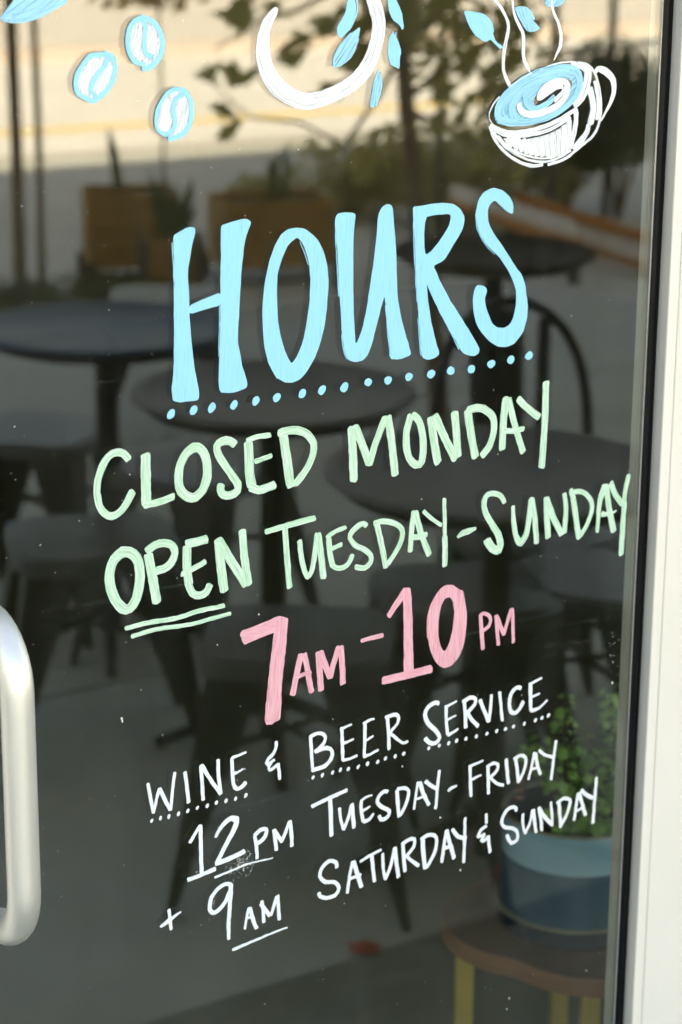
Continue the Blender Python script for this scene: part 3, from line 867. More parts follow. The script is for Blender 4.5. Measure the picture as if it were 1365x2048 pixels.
# drawings -------------------------------------------------------------
BT, WT, BL = M['blue_thin'], M['white_thin'], M['blue']
cup = word('painted white coffee cup with blue swirl')
strokes('cup_outline', 'P', "44|100,662 200,712 330,730 470,712 620,668 760,602 898,515;34|108,690 220,745 350,765 500,745 660,700 850,590;54|898,515 905,600 882,740 850,870;30|92,672 130,780 200,880 290,960 400,1020 500,1042 588,1032;24|128,730 220,850 330,930 450,985 580,1005 720,975 850,895;22|168,760 260,865 400,935 560,970 700,955 835,875;28|638,1032 780,985 870,920 980,830 1060,760 1112,660 1132,540 1130,400 1110,280 1075,165 1010,92 920,72;70-50|880,880 950,800 1005,720 1015,655;72|1035,640 1062,500 1045,380 1025,315;40|1095,600 1108,450 1075,250;18-10|176,392 120,460 84,540 84,600 112,648;14|562,136 680,88 800,64 900,66;9|262,300 380,222 480,170", WT, cup)
strokes('cup_rim', 'P', "60|855,95 940,100 1000,130,90 1010,200,95 990,300,92 950,400,90 885,478,60", WT, cup, 0.0006)
b = MB(); fill(b, 'P', "200,775 330,800 470,790 620,755 760,690 852,610 855,880 760,935 680,955 560,950 430,930 310,860", ang=0.1); b.build('cup_fill', WT, cup)
b = MB(); fill(b, 'P', "130,560 150,640 230,665 380,662 560,630 720,570 850,480 930,360 960,250 930,160 870,120 780,105 640,125 480,185 330,270 210,380 150,470", ["500,460 520,380 600,300 700,235 800,220 870,250 850,330 760,430 640,500 540,500"], d=0.0002, ang=1.0); b.build('coffee', BT, cup)
strokes('cup_shading', 'P', "62|250,790 300,850;66|300,785 345,880;66|350,795 390,900;68|402,800 440,920;68|455,800 485,930;68|510,790 535,938;68|565,780 582,943;68|620,768 638,943;68|675,745 690,938;66|730,710 742,928;66|782,670 792,905;60|828,620 832,870", WT, cup, 0.0006)
strokes('cup_handle', 'P', "40-62|1088,165,40 1110,128,50 1150,140,68 1215,180,72 1252,240,66 1262,320,60 1248,400,50 1200,505,34 1138,620,14", M['white'], cup)
strokes('coffee', 'P', "70|890,140 932,230 912,350 835,450 700,545 550,605 380,635 230,625 165,580 162,500 215,400 325,290 460,200 620,145 780,120 890,140;66|220,560 225,470 290,390 380,300 500,230 640,185 780,165 860,190;56|300,590 280,530 300,440 370,350 470,280 590,230 720,200;44|330,590 300,520 340,420 430,330 530,270;60|450,310 415,390 440,470 500,505 560,490 640,440 690,395;30|540,490 600,455 660,440", BT, cup, 0.0010)
strokes('foam_swirl', 'P', "60|352,462 380,530 470,558 600,530 720,470 795,380 815,290 780,248 700,248 610,295 555,360 545,415;50|560,400 630,350 700,300 760,290;34|600,330 680,290 740,280;40|690,430 760,350 790,300", M['white'], cup, 0.0018)
stm = word('wavy white painted steam lines above the cup')
strokes('steam_line', 'Q', "30-45|440,-80 490,0 560,90 615,190 640,290 625,400 600,500 585,620 585,760 620,870 655,940", WT, stm)
strokes('steam_line', 'Q', "24-40|675,-60,20 683,30,24 700,140,30 745,260,40 792,350,42 805,450,40 800,560,42 812,660,38 850,740,40 872,788,14", M['white'], stm)
strokes('steam_line', 'Q', "26|1110,-60,22 1112,30,28 1130,130,32 1180,240,36 1212,370,46 1205,500,42 1165,590,30 1136,658,12", M['white'], stm)
def leaf(label, c, poly, m=None, ang=0.4, extra=None):
    e = word(label)
    b = MB(); fill(b, c, poly, ang=ang)
    if extra:
        for i, s in enumerate(extra.split(';')): stroke(b, c, s, 0.0001 + i * 0.00005)
    b.build('painted_leaf', m or BT, e)
leaf('light blue painted leaf left of the cup steam', 'Q', "150,120 215,120 330,150 420,200 470,300 470,380 500,450 590,520 540,530 490,480 440,430 390,460 300,410 240,340 190,240", BL, -0.6, "20|160,130 200,240 260,350 350,430;18|230,130 380,170 455,260 472,350")
leaf('light blue painted leaf between two steam lines', 'Q', "700,90 750,65 830,70 880,110 930,210 900,220 950,270 990,310 930,345 850,345 810,310 760,210", BT, -0.5)
leaf('light blue painted leaf at the top behind the third steam line', 'Q', "1030,20 1100,-60 1270,-30 1250,20 1200,70 1100,80 1050,60", BT, 1.0)
leaf('upper light blue painted leaf inside the white ring', 'R', "850,0 900,-40 920,60 910,150 880,230 830,280 790,320 760,280 765,220 800,160 830,110", BL, 0.45, "10|925,-10 930,80 905,170 860,250")
leaf('lower light blue painted leaf inside the white ring', 'R', "725,560 730,480 770,400 820,320 900,260 955,215 940,310 910,400 850,500 780,555", BT, 0.65, "16|735,545 740,470 790,370 880,275;16|740,550 820,520 890,440 935,320")
leaf('topmost light blue painted leaf right of the white ring', 'R', "1180,0 1200,-60 1240,-30 1280,60 1305,130 1315,230 1300,250 1280,210 1220,160 1190,90", BL, -0.4)
leaf('ragged light blue painted leaf right of the white ring', 'R', "1225,260 1240,290 1265,330 1295,430 1280,480 1280,570 1240,555 1200,530 1183,450 1190,310", BL, 0.0, "10|1225,260 1228,330;10|1245,268 1248,340;12|1200,300 1205,360")
leaf('lowest light blue painted leaf right of the white ring', 'R', "1100,580 1130,650 1125,750 1095,850 1070,890 1030,885 1045,780 1060,680", BT, 0.15, "18|1105,590 1070,700 1045,860;18|1110,600 1128,700 1085,870")
leaf('large streaky light blue painted leaf in the top left corner', 'T', "0,190 60,110 140,0 150,-150 650,-100 665,0 560,80 400,170 250,220 120,230 40,200", BT, 1.0, "34|40,190 200,200 400,140 640,10;22|10,180 80,90 150,0;16|120,140 300,90 460,10;14|200,60 330,0")
rg = word('thick white painted ring with brush marks')
strokes('painted_ring', 'R', "60|262,70,36 235,110,70 185,190,92 150,300,100 143,420,112 160,540,118 200,640,122 270,730,128 380,800,132 500,838,132 640,815,122 780,755,120 900,680,130 1000,570,140 1065,430,126 1100,290,122 1108,180,126 1085,80,128 1060,0,125 1040,-90,122", WT, rg)
strokes('painted_ring', 'R', "40|175,260,50 170,420,70 200,570,80 290,700,84 420,790,80 560,810,60", M['white'], rg, 0.0005)
def bean(label, out, sline, fills):
    e = word(label)
    o1, o2 = [q.split('|')[1].split() for q in out.split(';')]
    cxy = [tuple(map(float, q.split(','))) for q in o1 + o2[::-1]]
    mx, my = sum(q[0] for q in cxy) / len(cxy), sum(q[1] for q in cxy) / len(cxy)
    b = MB()
    fill(b, 'S', ' '.join('%.1f,%.1f' % (mx + (x - mx) * .93, my + (y - my) * .93) for x, y in cxy), ang=0.25)
    for f_ in fills: fill(b, 'S', f_, d=0.0001, ang=0.3)
    b.build('bean_fill', M['bean_white'], e)
    strokes('bean_outline', 'S', out, BL, e, 0.0005)
    strokes('bean_crease', 'S', sline, BL, e, 0.0008)
bean('topmost painted coffee bean', "50|790,75 880,112 950,200 983,310 978,420 920,525 850,578 785,598;46|790,75 700,112 643,200 627,330 652,440 702,520 800,552",
     "44|775,98 808,160 803,270 797,380 822,450 878,475", ["700,220 760,160 790,220 775,400 820,500 740,500 690,420 680,320", "830,140 900,200 950,330 945,440 890,450 830,400 820,260"])
bean('leftmost painted coffee bean', "42|425,442 350,450 250,465 180,545 122,650 102,760 132,845 200,888 285,922;46|405,437 475,472 505,560 488,690 430,800 362,868 282,918",
     "42|432,475 400,560 320,660 272,740 262,810 300,858", ["300,480 370,500 370,600 280,700 230,840 170,820 130,740 170,620 230,530", "440,520 490,600 470,700 400,810 320,840 290,780 350,690"])
bean('lowest painted coffee bean', "36|1180,805 1100,802 1022,852 952,960 917,1080 922,1180 960,1238 1025,1265;48|1155,802 1220,832 1268,930 1278,1050 1248,1170 1180,1258 1080,1298 1045,1290",
     "42|1190,852 1120,892 1087,970 1092,1050 1110,1130 1090,1200 1025,1258", ["1080,860 1060,950 1060,1080 1080,1160 1040,1230 960,1200 940,1100 980,980", "1190,880 1240,960 1230,1080 1180,1190 1120,1250 1110,1190 1140,1120 1110,1000"])

# dust, paint flecks and the scratchy smear on the glass
b = MB()
def fleck(px, py, r_, el=1.0, ang=0.0):
    x, z = on_door(px, py)
    n = 6
    vs = [(x, -0.0006, z)]
    for k in range(n):
        a = 2 * PI * k / n
        ex, ez = math.cos(a) * r_ * random.uniform(.7, 1.2), math.sin(a) * r_ * el * random.uniform(.7, 1.2)
        vs.append((x + ex * math.cos(ang) - ez * math.sin(ang), -0.0001, z + ex * math.sin(ang) + ez * math.cos(ang)))
    b.add(vs, [(0, 1 + (k + 1) % n, 1 + k) for k in range(n)] + [tuple(range(1, n + 1))])
for k in range(420):
    fleck(random.uniform(0, 1270), random.uniform(0, 2048), random.choice([0.00016, 0.00022, 0.0003, 0.00042]), random.choice([1, 1, 1, 2.2]), random.uniform(-1, 1))
for (px, py, r_) in ((244, 1437, .0011), (805, 1533, .0009), (881, 1635, .0010), (921, 1740, .0010), (1225, 1366, .0012), (1014, 2018, .0007), (1173, 1941, .0008), (490, 1538, .0006), (518, 1229, .0008), (1019, 1997, .0009)):
    fleck(px, py, r_, 1.2, 0.2)
fleck(245, 1442, .0007, 2.6, 0.05)
for k in range(150):
    t = random.random()
    px = 460 + 45 * t + random.gauss(0, 8); py = 1745 - 25 * t + random.gauss(0, 9)
    fleck(px, py, random.choice([0.00016, 0.00024]), random.choice([1, 4, 6]), random.uniform(-1.5, 1.5))
for k in range(60):
    fleck(425 + random.gauss(0, 6), 1812 + random.gauss(0, 14), 0.0002, random.choice([1, 3]), random.uniform(-1.5, 1.5))
for k in range(26):
    fleck(1228 + random.gauss(0, 7), 1300 + random.gauss(0, 22), 0.00014, random.choice([1, 3, 6]), random.uniform(-1.5, 1.5))
dd = b.build('dust_specks', M['dust'], door); dd.location = -DOF_; dd['kind'] = 'stuff'

# ------------------------------------------------------------------ inside: stool, pot, plant
SC = inside(1155, 1826, 0.45)
stool = empty('stool', (SC.x, SC.y, 0), label='walnut clover shaped stool with square brass legs behind the glass', cat='stool')
a0 = math.atan2(SC.y - CAM.y, SC.x - CAM.x)
def clover(r_, lob, n=96, rot=0.0):
    pts = []
    for k in range(n):
        a = 2 * PI * k / n
        bst = 0
        for j in range(4):
            ca = rot + j * PI / 2
            # distance to the far side of the lobe circle along direction a
            dxx = math.cos(a) * math.cos(ca) + math.sin(a) * math.sin(ca)
            disc = lob * lob - r_ * r_ * (1 - dxx * dxx)
            if disc >= 0:
                bst = max(bst, r_ * dxx + math.sqrt(disc))
        pts.append((bst * math.cos(a), bst * math.sin(a)))
    return pts
crot = a0 + PI - R(28) + R(45)
top = MB().prism(clover(0.056, 0.120, rot=crot), 0.424, 0.4485)
st_edge = top.build('seat', M['walnutedge'], stool, bevel=0.0018)
MB().prism(clover(0.0556, 0.1187, rot=crot), 0.449, 0.4505).build('seat_face', M['walnut'], stool)
for j in range(4):
    a = crot + j * PI / 2 - R(9)
    lx, ly = 0.143 * math.cos(a), 0.143 * math.sin(a)
    lg = MB().box(-0.0115, 0.0115, -0.0115, 0.0115, 0.0, 0.4235)
    o = lg.build('leg', M['brass'], stool, bevel=0.0012)
    o.location = (lx, ly, 0); o.rotation_euler = (0, 0, a)
cr_ = MB()
for s in (0, 1):
    a = crot + s * PI / 2 - R(9)
    cr_.tube([(0.118 * math.cos(a), 0.118 * math.sin(a), 0.13 + s * 0.017), (-0.118 * math.cos(a), -0.118 * math.sin(a), 0.13 + s * 0.017)], 0.008, 8)
cr_.build('stretcher', M['brass'], stool, smooth=True)

PC = inside(1143, 1835, 0.451)
pot = empty('plant_pot', (PC.x, PC.y, 0.451), label='round two tone blue glazed pot on the clover stool', cat='plant pot')
pr = 0.0915
MB().lathe([(0.085, 0.0), (pr + 0.0005, 0.001), (pr + 0.006, 0.008), (pr + 0.008, 0.024), (pr + 0.0075, 0.027), (pr - 0.001, 0.0275), (pr - 0.003, 0.020), (0.02, 0.018)], 64).build('saucer', M['glazenavy'], pot, smooth=True)
MB().lathe([(pr + 0.0078, 0.0272), (pr + 0.0086, 0.0285), (pr + 0.0070, 0.0298), (pr + 0.0055, 0.0285)], 64).build('saucer_rim', M['rimclay'], pot, smooth=True)
PH = 0.150
MB().lathe([(pr - 0.012, 0.0205), (pr - 0.003, 0.022), (pr, 0.030), (pr, 0.098), (pr - 0.0005, 0.1)], 64).build('lower_body', M['glazedark'], pot, smooth=True)
ub = MB().lathe([(pr - 0.0006, 0.1002), (pr + 0.0006, 0.1008), (pr, 0.110), (pr + 0.0004, PH), (pr - 0.007, PH), (pr - 0.007, 0.128), (0.0, 0.1275)], 64)
ub.build('upper_body', M['glazelight'], pot, smooth=True)
MB().lathe([(pr + 0.0008, PH + 0.0002), (pr - 0.0005, PH + 0.0028), (pr - 0.005, PH + 0.003), (pr - 0.0072, PH + 0.0002)], 64).build('rim', M['rimclay'], pot, smooth=True)
MB().lathe([(pr - 0.0072, 0.129), (pr - 0.0078, 0.134), (0.03, 0.137), (0.0, 0.138)], 48).build('soil', M['soil'], pot, smooth=True)

plant = empty('potted_plant', (PC.x, PC.y, 0.451 + 0.1355), label='small leaved green succulent bush growing in the blue pot', cat='plant')
stems, leaves = MB(), MB()
def round_leaf(p, nrm, r_):
    nrm = nrm.normalized()
    t = nrm.orthogonal().normalized(); s = nrm.cross(t)
    n = 6
    vs = [p + nrm * r_ * 0.22]
    for k in range(n):
        a = 2 * PI * k / n
        vs.append(p + (t * math.cos(a) + s * math.sin(a) * 0.82) * r_)
    vs.append(p - nrm * r_ * 0.22)
    fs = [(0, 1 + k, 1 + (k + 1) % n) for k in range(n)] + [(n + 1, 1 + (k + 1) % n, 1 + k) for k in range(n)]
    leaves.add(vs, fs)
rt_h = Vector((math.cos(YAW), -math.sin(YAW), 0))
fw_h = Vector((math.sin(YAW), math.cos(YAW), 0))
def grow(base, tip, nleaf, r_=0.0085, kids=3):
    base, tip = Vector(base), Vector(tip)
    bend = Vector((random.uniform(-.03, .03), random.uniform(-.03, .03), 0))
    pts = []
    for k in range(9):
        t = k / 8
        pts.append(base.lerp(tip, t) + bend * math.sin(t * PI) + Vector((random.uniform(-.0015, .0015), random.uniform(-.0015, .0015), 0)))
    stems.tube(pts, [0.0032 * (1 - 0.7 * k / 8) for k in range(9)], 6)
    for k in range(nleaf):
        t = 0.25 + 0.75 * k / nleaf
        i = min(7, int(t * 8)); p = pts[i].lerp(pts[i + 1], t * 8 - i)
        for s in (0, 1):
            if random.random() < .12: continue
            a = k * 1.57 + s * PI + random.uniform(-.9, .9)
            dv = Vector((math.cos(a), math.sin(a), 0.3))
            round_leaf(p + dv * r_ * random.uniform(.8, 1.7) + Vector((0, 0, random.uniform(-.005, .005))), (dv + Vector((0, 0, 1.2)) + Vector((random.uniform(-.8, .8), random.uniform(-.8, .8), 0))), r_ * random.uniform(0.5, 1.15))
    for q in range(kids):
        t = random.uniform(0.3, 0.85); i = int(t * 8)
        a = random.uniform(0, 2 * PI)
        grow(pts[i], pts[i] + Vector((math.cos(a) * .035, math.sin(a) * .035, random.uniform(.02, .05))), 5, r_, 0)
for (sx, sd_, h, kd) in ((-0.030, 0.0, 0.175, 1), (-0.055, .02, 0.09, 2), (0.050, 0.0, 0.205, 2), (0.030, .02, 0.14, 2), (-0.005, .02, 0.10, 3), (0.010, -.02, 0.06, 3),
                     (0.068, .01, 0.09, 2), (-0.040, -.01, 0.045, 2), (0.03, -.045, 0.045, 2), (0.07, -.03, 0.04, 2), (0.0, .05, 0.07, 2), (-.03, .045, .06, 2)):
    base = rt_h * (0.012 + sx * 0.45) + fw_h * sd_ * .6
    tip = rt_h * (0.012 + sx) + fw_h * sd_ + Vector((0, 0, h))
    grow(base, tip, int(5 + h * 62), 0.0088, kd)
for k in range(22):
    a = random.uniform(-1.0, 1.0)
    p = rt_h * (0.02 + random.uniform(-.05, .05)) - fw_h * (0.055 + random.uniform(0, .02)) + Vector((0, 0, random.uniform(0.01, .03)))
    for s in range(5): round_leaf(p + Vector((random.uniform(-.012, .012), random.uniform(-.012, .012), random.uniform(-.006, .012))), Vector((random.uniform(-1, 1), random.uniform(-1, 1), 1.2)), .009)
stems.build('stem', M['stem'], plant, smooth=True)
lf = leaves.build('foliage', M['succulent'], plant, smooth=True); lf['kind'] = 'stuff'
# copper charm hooked on the back of the pot rim
CP = inside(1040, 1590, 0.61)
ch = empty('copper_ornament', (CP.x, CP.y, 0.602), label='small twisted copper ornament standing at the back left of the pot', cat='ornament')
cb = MB()
hp = []
for k in range(40):
    t = k / 39
    hp.append((0.006 * math.cos(t * 18), 0.006 * math.sin(t * 18), t * 0.030))
cb.tube(hp, 0.0028, 8); cb.build('coil', M['copper'], ch, smooth=True)

# ------------------------------------------------------------------ patio furniture (seen in the glass)
def make_table(loc, label, m, rad=0.28):
    t = empty('bistro_table', (loc.x, loc.y, 0), label=label, cat='table', group='round metal bistro tables on the patio')
    MB().lathe([(rad - 0.004, 0.734), (rad, 0.736), (rad, 0.742), (rad - 0.004, 0.745), (rad - 0.02, 0.7455), (rad - 0.026, 0.7425)], 56).build('tabletop', m, t, smooth=True)
    MB().lathe([(rad - 0.05, 0.712), (rad - 0.03, 0.712), (rad - 0.03, 0.733), (rad - 0.05, 0.733)], 40).build('apron', M['iron'], t, smooth=True)
    MB().tube([(0, 0, 0.03), (0, 0, 0.72)], 0.026, 14).build('pedestal', M['iron'], t, smooth=True)
    for k in range(4):
        a = k * PI / 2 + 0.5
        MB().tube([(0.02 * math.cos(a), 0.02 * math.sin(a), 0.10), (0.12 * math.cos(a), 0.12 * math.sin(a), 0.055), (0.24 * math.cos(a), 0.24 * math.sin(a), 0.012)], [0.018, 0.016, 0.012], 8).build('foot', M['iron'], t, smooth=True)
    return t
make_table(mirrored(212, 650, 0.745), 'dark blue metal bistro table, leftmost, under the wooden planters', M['tableblue'], 0.285)
make_table(mirrored(548, 780, 0.745), 'dark grey metal bistro table behind the letters H and O', M['tabletop'])
make_table(mirrored(1000, 937, 0.745), 'dark grey metal bistro table behind MONDAY, nearest the street chair', M['tabletop'], 0.30)
make_table(mirrored(990, 500, 0.745), 'black metal bistro table furthest from the door, beside the cord bench', M['blackmetal'], 0.27)

def make_chair(back=True):
    t = empty('metal_chair' if back else 'metal_stool', (0, 0, 0), label='x', cat='chair' if back else 'stool', group='dark metal hoop back chairs on the patio' if back else 'dark metal low stools on the patio')
    W2, D2, H = 0.165, 0.165, 0.45
    # seat: rounded square dished sheet
    n = 40; poly = []
    for k in range(n):
        a = 2 * PI * k / n
        e = 0.42
        poly.append((W2 * math.copysign(abs(math.cos(a)) ** e, math.cos(a)), D2 * math.copysign(abs(math.sin(a)) ** e, math.sin(a))))
    b = MB().prism(poly, H - 0.028, H); b.prism([(x * .9, y * .9) for x, y in poly], H + 0.0005, H + 0.004)
    b.build('seat', M['seat'], t)
    # four pressed sheet legs: wide at the top, narrow at the foot
    for sx in (-1, 1):
        for sy in (-1, 1):
            b = MB()
            T = Vector((sx * (W2 - 0.02), sy * (D2 - 0.02), H - 0.03)); F = Vector((sx * (W2 + 0.045), sy * (D2 + 0.045), 0.0))
            vs, fs = [], []
            for k in range(5):
                q = k / 4; p = T.lerp(F, q); wv = 0.085 * (1 - q) ** 1.1 + 0.014
                vs += [p, p + Vector((-sx * wv, 0, 0)), p + Vector((-sx * wv, -sy * 0.006, 0)), p + Vector((-sx * 0.006, -sy * 0.006, 0)), p + Vector((-sx * 0.006, -sy * wv, 0)), p + Vector((0, -sy * wv, 0))]
            for k in range(4):
                for j in range(6):
                    j2 = (j + 1) % 6
                    fs.append((k * 6 + j, k * 6 + j2, (k + 1) * 6 + j2, (k + 1) * 6 + j))
            fs += [tuple(range(6))[::-1], tuple(range(24, 30))]
            b.add(vs, fs)
            b.build('leg', M['gunmetal'], t)
    b = MB()
    b.tube([(-W2 + .0, -D2, 0.27), (W2, D2, 0.27)], 0.007, 8); b.tube([(-W2, D2, 0.285), (W2, -D2, 0.285)], 0.007, 8)
    b.build('brace', M['gunmetal'], t, smooth=True)
    if not back: return t
    # hoop back
    pts = []
    for k in range(25):
        a = PI * k / 24
        pts.append((-(W2 - 0.005) * math.cos(a) * (1 + 0.16 * math.sin(a)), D2 - 0.01 + 0.06 * math.sin(a), H + 0.02 + 0.40 * (math.sin(a) ** 0.62)))
    pts = [(-W2 + .005, D2 - .03, H - .02)] + pts + [(W2 - .005, D2 - .03, H - .02)]
    MB().tube(pts, 0.0115, 10).build('back_hoop', M['gunmetal'], t, smooth=True)
    b = MB(); b.tube([(0, D2 - 0.01, H), (0, D2 + .03, H + .22), (0, D2 + .05, H + .405)], 0.030, 10, flat=0.12)
    b.build('splat', M['gunmetal'], t, smooth=True)
    for s in (-1, 1):
        MB().tube([(s * 0.055, D2 - 0.01, H), (s * .07, D2 + .03, H + .22), (s * .075, D2 + .045, H + .385)], 0.014, 8, flat=0.2).build('splat', M['gunmetal'], t, smooth=True)
    # arm arch under the seat between the front legs
    return t
proto = make_chair(); proto_s = make_chair(False)
# place by the seat centre as it is seen in the glass; rz turns the chair (its back is at local +y)
chairs = [
    ((1068, 1055), 202, 'dark metal chair with a hoop back seen behind the dots under HOURS', 1),
    ((185, 1075), 20, 'dark metal stool whose seat is seen left of the word OPEN', 0),
    ((600, 1272), 38, 'dark metal stool whose seat is seen behind the pink 7', 0),
    ((75, 860), 50, 'dark metal stool under the left edge of the leftmost table', 0),
    ((400, 935), 70, 'dark metal stool between the left and middle tables', 0),
    ((930, 1180), 25, 'dark metal stool seen behind the pink 10', 0),
    ((1200, 1150), 60, 'dark metal stool seen at the right door edge below SUNDAY', 0),
    ((330, 590), 30, 'dark metal stool just beyond the leftmost table', 0),
]
used = {0: False, 1: False}
for (px, py), rz, lab, kind in chairs:
    src = proto if kind else proto_s
    o = copy_tree(src) if used[kind] else src
    used[kind] = True
    p = mirrored(px, py, 0.45)
    o.location = (p.x, p.y, 0); o.rotation_euler = (0, 0, R(rz)); o['label'] = lab

# wooden planters with dark legs
def planter(px, py, wd_, hh, z0, label, rz, plants):
    p = mirrored(px, py, 0.0)
    t = empty('wooden_planter', (p.x, p.y, 0), R(rz), label=label, cat='planter', group='golden wood planters by the kerb')
    d_ = wd_ * 0.75
    for k in range(4):
        z = z0 + hh * k / 4
        MB().box(-wd_ / 2, wd_ / 2, -d_ / 2 - 0.002, -d_ / 2 + 0.016, z + 0.002, z + hh / 4 - 0.002).build('board', M['planterwood'], t)
        MB().box(-wd_ / 2, wd_ / 2, d_ / 2 - 0.016, d_ / 2 + 0.002, z + 0.002, z + hh / 4 - 0.002).build('board', M['planterwood'], t)
        for s in (-1, 1):
            MB().box(s * wd_ / 2 - 0.008, s * wd_ / 2 + 0.008, -d_ / 2 + 0.018, d_ / 2 - 0.018, z + 0.002, z + hh / 4 - 0.002).build('board', M['planterwood'], t)
    MB().box(-wd_ / 2 + .01, wd_ / 2 - .01, -d_ / 2 + .02, d_ / 2 - .02, z0 + 0.01, z0 + hh - 0.03).build('soil', M['soil'], t)
    for sx in (-1, 1):
        for sy in (-1, 1):
            MB().box(sx * (wd_ / 2 + .010) - .018, sx * (wd_ / 2 + .010) + .018, sy * (d_ / 2 + .012) - .018, sy * (d_ / 2 + .012) + .018, 0, z0 + 0.03 if z0 > 0.05 else z0 + hh).build('leg', M['iron'], t)
    b = MB()
    for k in range(plants):
        a = random.uniform(0, 2 * PI); rr = random.uniform(0, wd_ * .3)
        x, y = rr * math.cos(a), rr * math.sin(a) * .7
        h = random.uniform(.08, .26); lx, ly = random.uniform(-.08, .08), random.uniform(-.08, .08)
        ww = random.uniform(.012, .022)
        b.add([(x - ww, y, z0 + hh - .03), (x + ww, y, z0 + hh - .03), (x + lx * .5 + ww, y + ly * .5, z0 + hh + h * .6), (x + lx, y + ly, z0 + hh + h), (x + lx * .5 - ww, y + ly * .5, z0 + hh + h * .6)], [(0, 1, 2, 4), (4, 2, 3)])
    o = b.build('foliage', M['leafdark'], t); o['kind'] = 'stuff'
    return t
planter(262, 610, 0.33, 0.30, 0.17, 'golden brown wooden planter box nearest the thin brown posts', 20, 1)
planter(345, 640, 0.20, 0.28, 0.05, 'small golden brown wooden planter box with tall dark leaves', 30, 14)
planter(545, 560, 0.46, 0.28, 0.08, 'wide golden brown wooden planter box seen behind the letters H and O', 15, 4)

# two thin posts
for (px, gy, rr, lab) in ((42, 600, 0.024, 'thicker of the two thin brown posts at the left'), (86, 590, 0.014, 'thinner of the two thin brown posts at the left')):
    p = mirrored(px, gy, 0)
    o = empty('post', (p.x, p.y, 0), label=lab, cat='post', group='thin brown posts beside the planters')
    MB().tube([(0, 0, -0.02), (0.004, 0, 0.6), (-0.003, 0, 1.3), (0, 0, 2.6)], [rr * 1.15, rr, rr, rr * .9], 10).build('shaft', M['barkdark'], o, smooth=True)
    MB().lathe([(rr * 2.2, 0.0), (rr * 2.2, 0.02), (rr * 1.2, 0.03)], 14).build('base', M['iron'], o, smooth=True)

# foliage clumps helper
def leafcloud(b, c, rad, n, size, squash=0.7, curl=0.25):
    for k in range(n):
        while True:
            q = Vector((random.uniform(-1, 1), random.uniform(-1, 1), random.uniform(-1, 1)))
            if q.length < 1: break
        p = Vector(c) + Vector((q.x * rad, q.y * rad, q.z * rad * squash))
        leafquad(b, p, size * random.uniform(.6, 1.3), curl)
def leafquad(b, p, s, curl=0.25):
    nrm = Vector((random.uniform(-1, 1), random.uniform(-1, 1), random.uniform(-.4, 1))).normalized()
    t = nrm.orthogonal().normalized(); u = nrm.cross(t)
    b.add([p - t * s, p + u * s * .5 - t * s * .15 + nrm * s * curl, p + t * s, p - u * s * .5 - t * s * .15 + nrm * s * curl], [(0, 1, 2), (0, 2, 3)])

# street tree whose low branches cross the upper part of the glass
tb = mirrored_at(884, 870, 870); tb = mirrored(884, 870, 0)
tree = empty('street_tree', (tb.x, tb.y, 0), label='young street tree with a thin brown trunk and drooping leafy branches', cat='tree')
def rel(px, py, dd=0.0):
    """point of the tree seen at px,py, standing at the trunk's distance (+dd metres further)"""
    d = ray(px, py)
    base = inside(884, 870, 0)
    dist = math.hypot(base.x - CAM.x, base.y - CAM.y) + dd
    t = dist / math.hypot(d.x, d.y)
    p = CAM + d * t
    return Vector((p.x - tb.x, -p.y - tb.y, p.z))
tp = [rel(884, 872), rel(872, 700), rel(850, 520), rel(832, 380), rel(815, 220), rel(806, 80), rel(800, -100), rel(790, -400), rel(800, -800)]
tp[0].z = -0.02
MB().tube(tp, [0.034, 0.030, 0.028, 0.026, 0.025, 0.024, 0.023, 0.018, 0.01], 12).build('trunk', M['bark'], tree, smooth=True)
b = MB(); cloud = MB()
branches = [([(806, 100), (760, 190), (690, 290), (600, 245), (500, 235), (420, 160)], 0.010),
            ([(800, -60), (700, -40), (600, 20), (520, 40), (430, 100)], 0.012),
            ([(812, 200), (870, 150), (940, 120), (1010, 60), (1100, 40)], 0.013),
            ([(815, 220), (900, 260), (960, 290), (1020, 330)], 0.011),
            ([(803, 0), (880, -40), (980, 20), (1080, 90), (1180, 150)], 0.012),
            ([(800, -100), (860, -200), (1000, -180), (1150, -60)], 0.012),
            ([(798, -150), (700, -230), (560, -120), (430, -30), (340, 10)], 0.012)]
for pts, r_ in branches:
    q = [rel(x, y, random.uniform(-.15, .25)) for x, y in pts]
    b.tube(q, [r_ * (1 - .75 * i / (len(q) - 1)) for i in range(len(q))], 7)
b.build('branch', M['bark'], tree, smooth=True)
clumps = [(480, 25, 34, 26), (420, 150, 14, 5), (462, 142, 16, 6), (500, 155, 12, 3), (575, 115, 18, 8), (600, 88, 20, 7), (450, 228, 12, 4), (466, 265, 12, 3), (640, 50, 22, 8),
          (700, 110, 26, 9), (720, 60, 34, 16), (760, 30, 44, 24), (740, 320, 34, 10), (770, 270, 24, 6), (830, 60, 40, 18), (870, 20, 50, 26), (880, 110, 40, 14), (930, 40, 50, 22), (950, 110, 46, 18),
          (1000, 100, 40, 14), (900, 200, 34, 9), (980, 180, 44, 16), (1020, 120, 44, 14), (1050, 40, 50, 16), (960, 250, 54, 20), (1010, 290, 60, 24), (860, 260, 30, 7), (1100, 110, 40, 12), (560, 20, 22, 6), (655, 180, 22, 5)]
for (px, py, r_, n) in clumps:
    for k in range(n):
        leafquad(cloud, rel(px + random.gauss(0, r_ * .6), py + random.gauss(0, r_ * .5), random.uniform(-.35, .5)), random.uniform(.028, .060), 0.2)
o = cloud.build('crown', M['leaf'], tree); o['kind'] = 'stuff'
cl = MB()
leafcloud(cl, rel(800, -1100) , 1.3, 2600, .07, .8)
o = cl.build('crown', M['leaf'], tree); o['kind'] = 'stuff'
